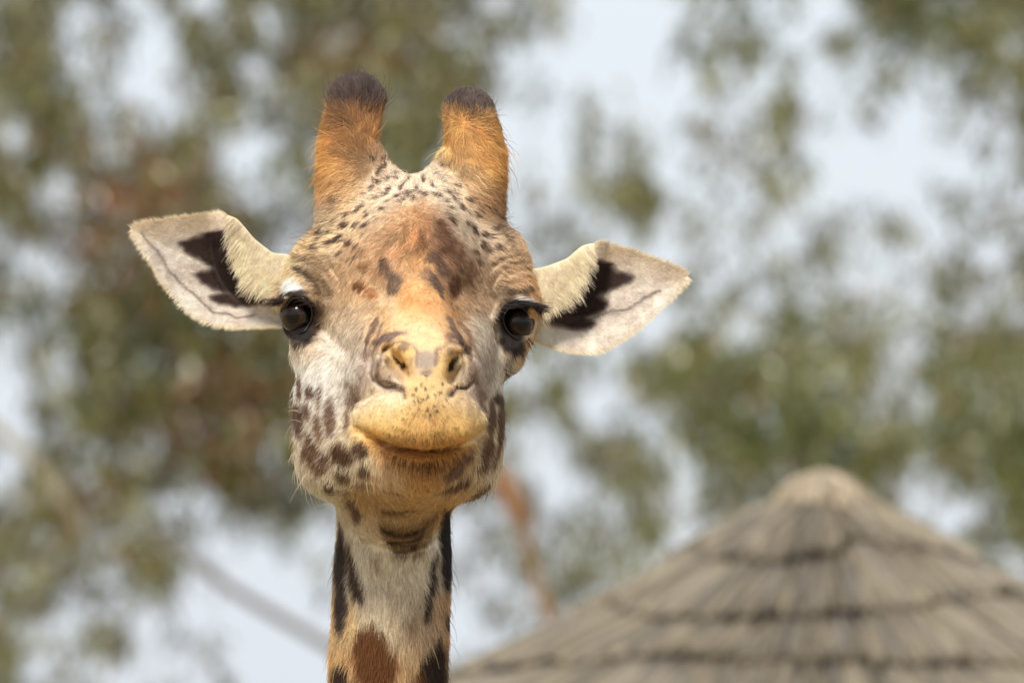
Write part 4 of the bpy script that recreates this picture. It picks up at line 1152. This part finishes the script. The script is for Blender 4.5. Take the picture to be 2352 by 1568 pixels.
# upper lashes sweep outwards and forwards, lower lashes hang; directions are (right, away, up)
lash_set([(724, 700), (706, 690), (680, 686), (654, 691), (642, 699)], [(-.6, -.6, .1), (-.8, -.5, 0), (-1, -.4, 0), (-1, -.3, 0), (-1, -.2, -.1)], [20, 26, 36, 36, 28], 190, (64, 52, 44), giraffe, 1, 1.0, (-.15, 0, -.05), .14)
lash_set([(672, 778), (690, 792), (712, 788), (728, 770)], [(-.35, -.3, -1), (-.1, -.3, -1), (0, -.3, -1), (.1, -.3, -1)], [22, 28, 24, 14], 60, (40, 32, 30), giraffe, 2, .7, (-.1, 0, 0), .1)
lash_set([(1150, 712), (1168, 698), (1195, 694), (1222, 702), (1236, 712)], [(.6, -.6, .1), (.9, -.5, 0), (1, -.4, 0), (1, -.3, 0), (1, -.2, -.1)], [22, 32, 40, 36, 24], 190, (54, 46, 46), giraffe, 3, 1.0, (.15, 0, -.12), .12)
lash_set([(1165, 802), (1185, 806), (1202, 792), (1214, 772)], [(0, -.3, -1), (.2, -.3, -1), (.4, -.3, -1), (.6, -.2, -1)], [24, 30, 30, 22], 40, (36, 30, 30), giraffe, 4, .7, (.12, 0, 0), .1)
# brow bristles, chin bristles and whiskers
lash_set([(640, 600), (645, 640), (650, 680)], [(-1, -.2, .3), (-1, -.2, .1), (-1, -.2, -.1)], [34, 34, 26], 60, (190, 150, 96), giraffe, 5, .6, (0, 0, -.1), .3, 'bristle')
lash_set([(1240, 640), (1248, 670), (1240, 690)], [(1, -.2, .4), (1, -.2, .2), (1, -.2, 0)], [34, 30, 24], 50, (150, 116, 80), giraffe, 6, .6, (0, 0, -.1), .3, 'bristle')
lash_set([(738, 520), (712, 560), (672, 605)], [(-1, 0, .3), (-1, 0, .4), (-.8, 0, .8)], [30, 36, 30], 45, (150, 120, 90), giraffe, 7, .55, (0, 0, -.1), .3, 'bristle')
lash_set([(1142, 500), (1160, 560), (1205, 622)], [(1, 0, .3), (1, 0, .5), (.8, 0, .8)], [30, 34, 30], 45, (120, 100, 84), giraffe, 8, .55, (0, 0, -.1), .3, 'bristle')
lash_set([(905, 1042), (940, 1050), (975, 1055), (1010, 1050), (1050, 1038)], [(-.5, -.6, -.9), (-.2, -.7, -1), (0, -.7, -1), (.2, -.7, -1), (.5, -.6, -.9)], [30, 44, 50, 44, 30], 170, (92, 64, 36), giraffe, 9, .5, (0, .2, -.35), .1, 'bristle')
for k_, (vv, hw, nn_) in enumerate(((1006, 90, 90), (988, 70, 70), (966, 48, 50), (944, 30, 30))):
    lash_set([(975 - hw, vv - 14), (975 - hw / 2, vv - 3), (977, vv), (979 + hw / 2, vv - 3), (979 + hw, vv - 14)], [(-.9, -.4, -.7), (-.45, -.4, -1), (0, -.4, -1), (.45, -.4, -1), (.9, -.4, -.7)], [12, 20, 22, 20, 12], nn_, (112, 80, 50), giraffe, 20 + k_, .5, (0, .2, -.2), .1, 'bristle')
lash_set([(690, 900), (690, 1000), (710, 1090)], [(-1, -.1, .2), (-1, 0, 0), (-.8, 0, -.7)], [40, 34, 34], 7, (214, 196, 160), giraffe, 12, .45, (0, 0, -.5), .6, 'whisker')
lash_set([(1160, 850), (1160, 980), (1120, 1090)], [(1, -.1, 0), (1, 0, -.3), (.8, 0, -.7)], [46, 40, 40], 14, (190, 170, 140), giraffe, 13, .55, (0, 0, -.2), .35, 'whisker')

# ------------------------------------------------------------------ ears
zE = lambda x, y: (275.6 + x * .2197, 459.4 + y * .2197)
zF = lambda x, y: (1148.4 + x * .2197, 516.8 + y * .2197)
EARS = [dict(z=zE, sg=-1,
  top=[(2050, 640), (1900, 590), (1700, 560), (1600, 555), (1500, 480), (1400, 400), (1300, 280), (1220, 190), (1100, 148), (900, 150), (700, 165), (540, 190), (350, 218), (220, 240), (150, 262), (115, 300)],
  bot=[(2050, 1250), (1900, 1300), (1750, 1330), (1620, 1320), (1470, 1330), (1250, 1340), (1000, 1310), (880, 1270), (760, 1200), (640, 1090), (520, 950), (430, 830), (330, 640), (230, 520), (130, 360), (115, 310)],
  fold=[(1090, 60), (1110, 200), (1085, 300), (1115, 480), (1130, 620), (1185, 750), (1250, 880), (1350, 980), (1500, 1040), (1700, 1085), (1900, 1100)],
  dark=[(1300, 300), (1080, 295), (900, 335), (680, 412), (740, 490), (860, 570), (960, 620), (1040, 690), (960, 712), (855, 745), (930, 840), (1050, 905), (1200, 925), (1130, 935), (1000, 975), (1010, 1000), (1100, 1050), (1300, 1082), (1480, 1060), (1700, 1040), (1600, 700)],
  vein=[(250, 350), (370, 500), (450, 600), (510, 730), (650, 860), (850, 1040), (1000, 1170), (1250, 1225), (1420, 1210)]),
 dict(z=zF, sg=1,
  top=[(0, 560), (200, 480), (400, 452), (520, 420), (700, 350), (780, 280), (860, 215), (960, 190), (1100, 197), (1250, 232), (1400, 272), (1550, 332), (1700, 382), (1850, 442), (1940, 500), (1966, 535)],
  bot=[(0, 1050), (130, 1130), (250, 1150), (350, 1210), (500, 1280), (650, 1320), (800, 1335), (950, 1350), (1080, 1310), (1200, 1240), (1330, 1160), (1480, 1050), (1600, 940), (1700, 840), (1800, 750), (1900, 650), (1955, 590), (1966, 545)],
  fold=[(1020, 100), (1000, 240), (1008, 400), (940, 520), (895, 620), (820, 720), (740, 850), (640, 920), (520, 960), (380, 990), (100, 1000)],
  dark=[(800, 330), (1010, 340), (1150, 440), (1345, 500), (1290, 560), (1190, 605), (1050, 660), (945, 700), (1010, 740), (1068, 790), (1040, 850), (960, 890), (850, 925), (935, 1000), (900, 1035), (820, 1060), (700, 1050), (520, 1010), (350, 980), (400, 700)],
  vein=[(1650, 690), (1500, 760), (1400, 840), (1280, 890), (1150, 900), (1000, 960), (900, 1000)])]

def resample(pl, n):
    pl = np.array(pl, float); s = np.r_[0, np.cumsum(np.linalg.norm(np.diff(pl, axis=0), axis=1))]
    t = np.linspace(0, s[-1], n)
    r = np.stack([np.interp(t, s, pl[:, 0]), np.interp(t, s, pl[:, 1])], -1)
    for _ in range(2): r[1:-1] = (r[:-2] + 2 * r[1:-1] + r[2:]) / 4
    return r

for E in EARS:
    z, sg = E['z'], E['sg']
    top = resample([z(*q) for q in E['top']], 110); bot = resample([z(*q) for q in E['bot']], 110)
    fold = resample([z(*q) for q in E['fold']], 30)
    for _ in range(14): fold[1:-1] = (fold[:-2] + 2 * fold[1:-1] + fold[2:]) / 4
    dark = [z(*q) for q in E['dark']]; vein = [z(*q) for q in E['vein']]
    NT = 56
    t = np.linspace(0, 1, NT)[None, :, None]
    UV = top[:, None] * (1 - t) + bot[:, None] * t
    u, v = UV[..., 0].ravel(), UV[..., 1].ravel()
    tt = np.tile(np.linspace(0, 1, NT), 110); ss = np.repeat(np.linspace(0, 1, 110), NT)
    width = np.repeat(np.linalg.norm(top - bot, axis=1), NT)
    edge = np.minimum(tt, 1 - tt) * width                                   # distance to the rim
    edge = np.minimum(edge, np.hypot(u - (top[-1, 0] + bot[-1, 0]) / 2, v - (top[-1, 1] + bot[-1, 1]) / 2))
    sgn0 = pl_dist(np.array([(top[-1, 0] + bot[-1, 0]) / 2]), np.array([(top[-1, 1] + bot[-1, 1]) / 2]), fold)[1][0]
    def depth(u, v, ss, edge):
        d, s_ = pl_dist(u, v, fold)
        o = d * s_ * sgn0        # > 0 beyond the fold, towards the ear tip
        base = 46 + 10 * np.sin(ss * 2.5)
        band = -34 * np.exp(-(np.minimum(o + 34, 0) / 60) ** 2) * sstep(26, -6, o) * sstep(-170, -40, o)
        cup = 78 * sstep(-4, 40, o) * np.exp(-np.maximum(o, 0) / 130) * (.3 + .7 * sstep(-30, 110, edge))
        rim = -3 * np.exp(-(edge / 22) ** 2) * sstep(-10, 20, o)
        tipc = -20 * sstep(.6, 1, ss)
        return base + band + cup + rim + tipc, o
    y, o = depth(u, v, ss, edge)
    o = o + 8
    front = np.array([P(a, b, c) for a, b, c in zip(u, v, y)])
    front[:, 1] += 1.2 * noise(u, v, scale=30, seed=60)
    # colour
    def ear_col(u, v, o, edge):
        uj = u + 2 * noise(u, v, scale=14, seed=70); vj = v + 2 * noise(u, v, scale=14, seed=71)
        c = np.tile(np.array([238, 228, 217.]), (len(u), 1))
        c = c * (1 + .06 * noise(u, v, scale=40, seed=72) + .06 * noise(u, v, scale=9, seed=73))[:, None]
        topw = sstep(0.45, .1, np.clip((vj - np.interp(u, *( (top[::-1, 0], top[::-1, 1]) if top[0, 0] > top[-1, 0] else (top[:, 0], top[:, 1])))) / 150, 0, 1))[:, None]
        c = c * (1 - .4 * topw) + np.array([222, 200, 168.]) * .4 * topw
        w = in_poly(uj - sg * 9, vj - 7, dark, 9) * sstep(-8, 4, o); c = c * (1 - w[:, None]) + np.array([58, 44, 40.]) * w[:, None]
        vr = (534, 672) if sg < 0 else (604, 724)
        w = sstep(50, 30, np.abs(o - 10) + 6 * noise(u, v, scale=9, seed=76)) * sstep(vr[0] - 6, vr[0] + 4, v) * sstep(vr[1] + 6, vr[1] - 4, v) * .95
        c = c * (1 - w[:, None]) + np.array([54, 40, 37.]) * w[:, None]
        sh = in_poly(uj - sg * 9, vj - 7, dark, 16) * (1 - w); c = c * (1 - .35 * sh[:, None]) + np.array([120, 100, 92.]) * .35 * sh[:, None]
        dv, _ = pl_dist(uj, vj, vein); w = .42 * np.exp(-(dv / 2.6) ** 2) + .12 * np.exp(-(dv / 9) ** 2); c = c * (1 - w[:, None]) + np.array([122, 108, 98.]) * w[:, None]
        w = .8 * np.exp(-(edge / (6 + 2 * noise(u, v, scale=25, seed=77))) ** 2)[:, None] * (o > -5)[:, None]; c = c * (1 - w) + np.array([238, 220, 186.]) * w
        w = sstep(4, -6, o)[:, None]; c = c * (1 - w) + np.array([232, 218, 190.]) * (1 + .06 * noise(u, v, scale=12, seed=78) + .05 * noise(u, v, scale=40, seed=79))[:, None] * w
        return c
    cf = ear_col(u, v, o, edge)
    rimv = np.zeros((110, NT), bool)
    back = front.copy(); back[:, 1] += 5 + 10 * np.clip(edge / 14, 0, 1)
    nF = len(front)
    i = np.arange(109)[:, None]; j = np.arange(NT - 1)[None]
    q = np.stack([i * NT + j, i * NT + j + 1, (i + 1) * NT + j + 1, (i + 1) * NT + j], -1).reshape(-1, 4)
    qb_ = q[:, ::-1] + nF
    e1 = np.arange(109) * NT; e2 = e1 + NT - 1
    s1 = np.stack([e1, e1 + NT, e1 + NT + nF, e1 + nF], -1); s2 = np.stack([e2 + NT, e2, e2 + nF, e2 + NT + nF], -1)
    k3 = 109 * NT + np.arange(NT - 1); s3 = np.stack([k3, k3 + 1, k3 + 1 + nF, k3 + nF], -1)
    Fq = np.concatenate([q, qb_, s1, s2, s3])
    if sg > 0: Fq = Fq[:, ::-1]
    cb = np.tile(np.array([222, 196, 152.]), (nF, 1))
    ear = mesh_np('ear', np.concatenate([front, back]) * S, Fq, M_skin, giraffe, True, (lin(np.concatenate([cf, cb])) * GAIN * .9).clip(0, .9))
    # ---- ear fur
    r = np.random.default_rng(500 + sg)
    G = front.reshape(110, NT, 3)
    tu = np.gradient(G, axis=0); tv = np.gradient(G, axis=1)
    nn = np.cross(tu, tv); nn /= np.linalg.norm(nn, axis=2)[..., None] + 1e-9
    nn = np.where(nn[..., 1:2] > 0, -nn, nn)
    ar = np.linalg.norm(np.cross(tu, tv), axis=2)[:-1, :-1]
    n_h = 52000
    pk = r.choice(ar.size, n_h, p=(ar / ar.sum()).ravel()); ii, jj = np.unravel_index(pk, ar.shape)
    a = r.uniform(0, 1, n_h)[:, None]; b = r.uniform(0, 1, n_h)[:, None]
    samp = lambda X: (X[ii, jj] * (1 - a) + X[ii + 1, jj] * a) * (1 - b) + (X[ii, jj + 1] * (1 - a) + X[ii + 1, jj + 1] * a) * b
    p = samp(G); n_ = samp(nn); o_ = samp(o.reshape(110, NT, 1))[:, 0]; ed = samp(edge.reshape(110, NT, 1))[:, 0]; s_ = samp(ss.reshape(110, NT, 1))[:, 0]; t_ = samp(tt.reshape(110, NT, 1))[:, 0]
    hu, hv = uv_of(p)
    col = lin(ear_col(hu, hv, o_, ed)) * GAIN
    fringe = np.exp(-((o_ + 15) / 14) ** 2)
    outw = np.stack([np.full(n_h, sg * 1.0), np.full(n_h, 0.0), np.full(n_h, -.15)], -1)
    rimdir = np.zeros((n_h, 3)); rimdir[:, 2] = np.where(t_ < .5, 1, -1); rimdir[:, 0] = sg * np.where(t_ < .5, -.1, .6)
    d = outw + rimdir * np.exp(-(ed / 12) ** 2)[:, None] * 1.3
    dm = outw * .8 + np.array([0, 0, -.75])
    d = np.where((o_ < 0)[:, None], dm, d)
    d = d + .35 * np.stack([noise(hu, hv, scale=16, seed=81), noise(hu, hv, scale=16, seed=82), noise(hu, hv, scale=16, seed=83)], -1) + r.normal(0, .15, (n_h, 3))
    d -= n_ * (d * n_).sum(1)[:, None] * (1 - fringe * .6)[:, None]
    d /= np.linalg.norm(d, axis=1)[:, None]
    ln = 8 + 4 * np.exp(-(ed / 12) ** 2) * (.4 + r.uniform(0, 1, n_h) ** 2 * 2) + 5 * (o_ < -20)
    ln = np.where(r.uniform(0, 1, n_h) < fringe * .6, r.uniform(12, 32, n_h) * (1 + .35 * noise(hu, hv, scale=14, seed=84)), ln) * r.uniform(.6, 1.2, n_h)
    lift = .35 + .25 * fringe
    dkm = (in_poly(hu, hv, dark, 5) * sstep(-4, 4, o_))
    ln = ln * (1 - .4 * dkm)
    k = 5; tq = np.linspace(0, 1, k)[None, :, None]
    pts = p[:, None] + (d[:, None] * tq + n_[:, None] * (lift[:, None, None] * (1.1 * tq - .5 * tq * tq))) * ln[:, None, None] + np.array([0, 0, -1.])[None, None] * (ln * .18 * (.3 + fringe))[:, None, None] * tq * tq
    col = col * (1 + .12 * r.normal(0, 1, n_h).clip(-2, 2))[:, None]
    rad = np.where(fringe > .3, .6, .5) * r.uniform(.8, 1.2, n_h)
    curves_np('fur', pts * S, rad * S, rad * S * .3, col.clip(.003, .92), M_fur, ear)
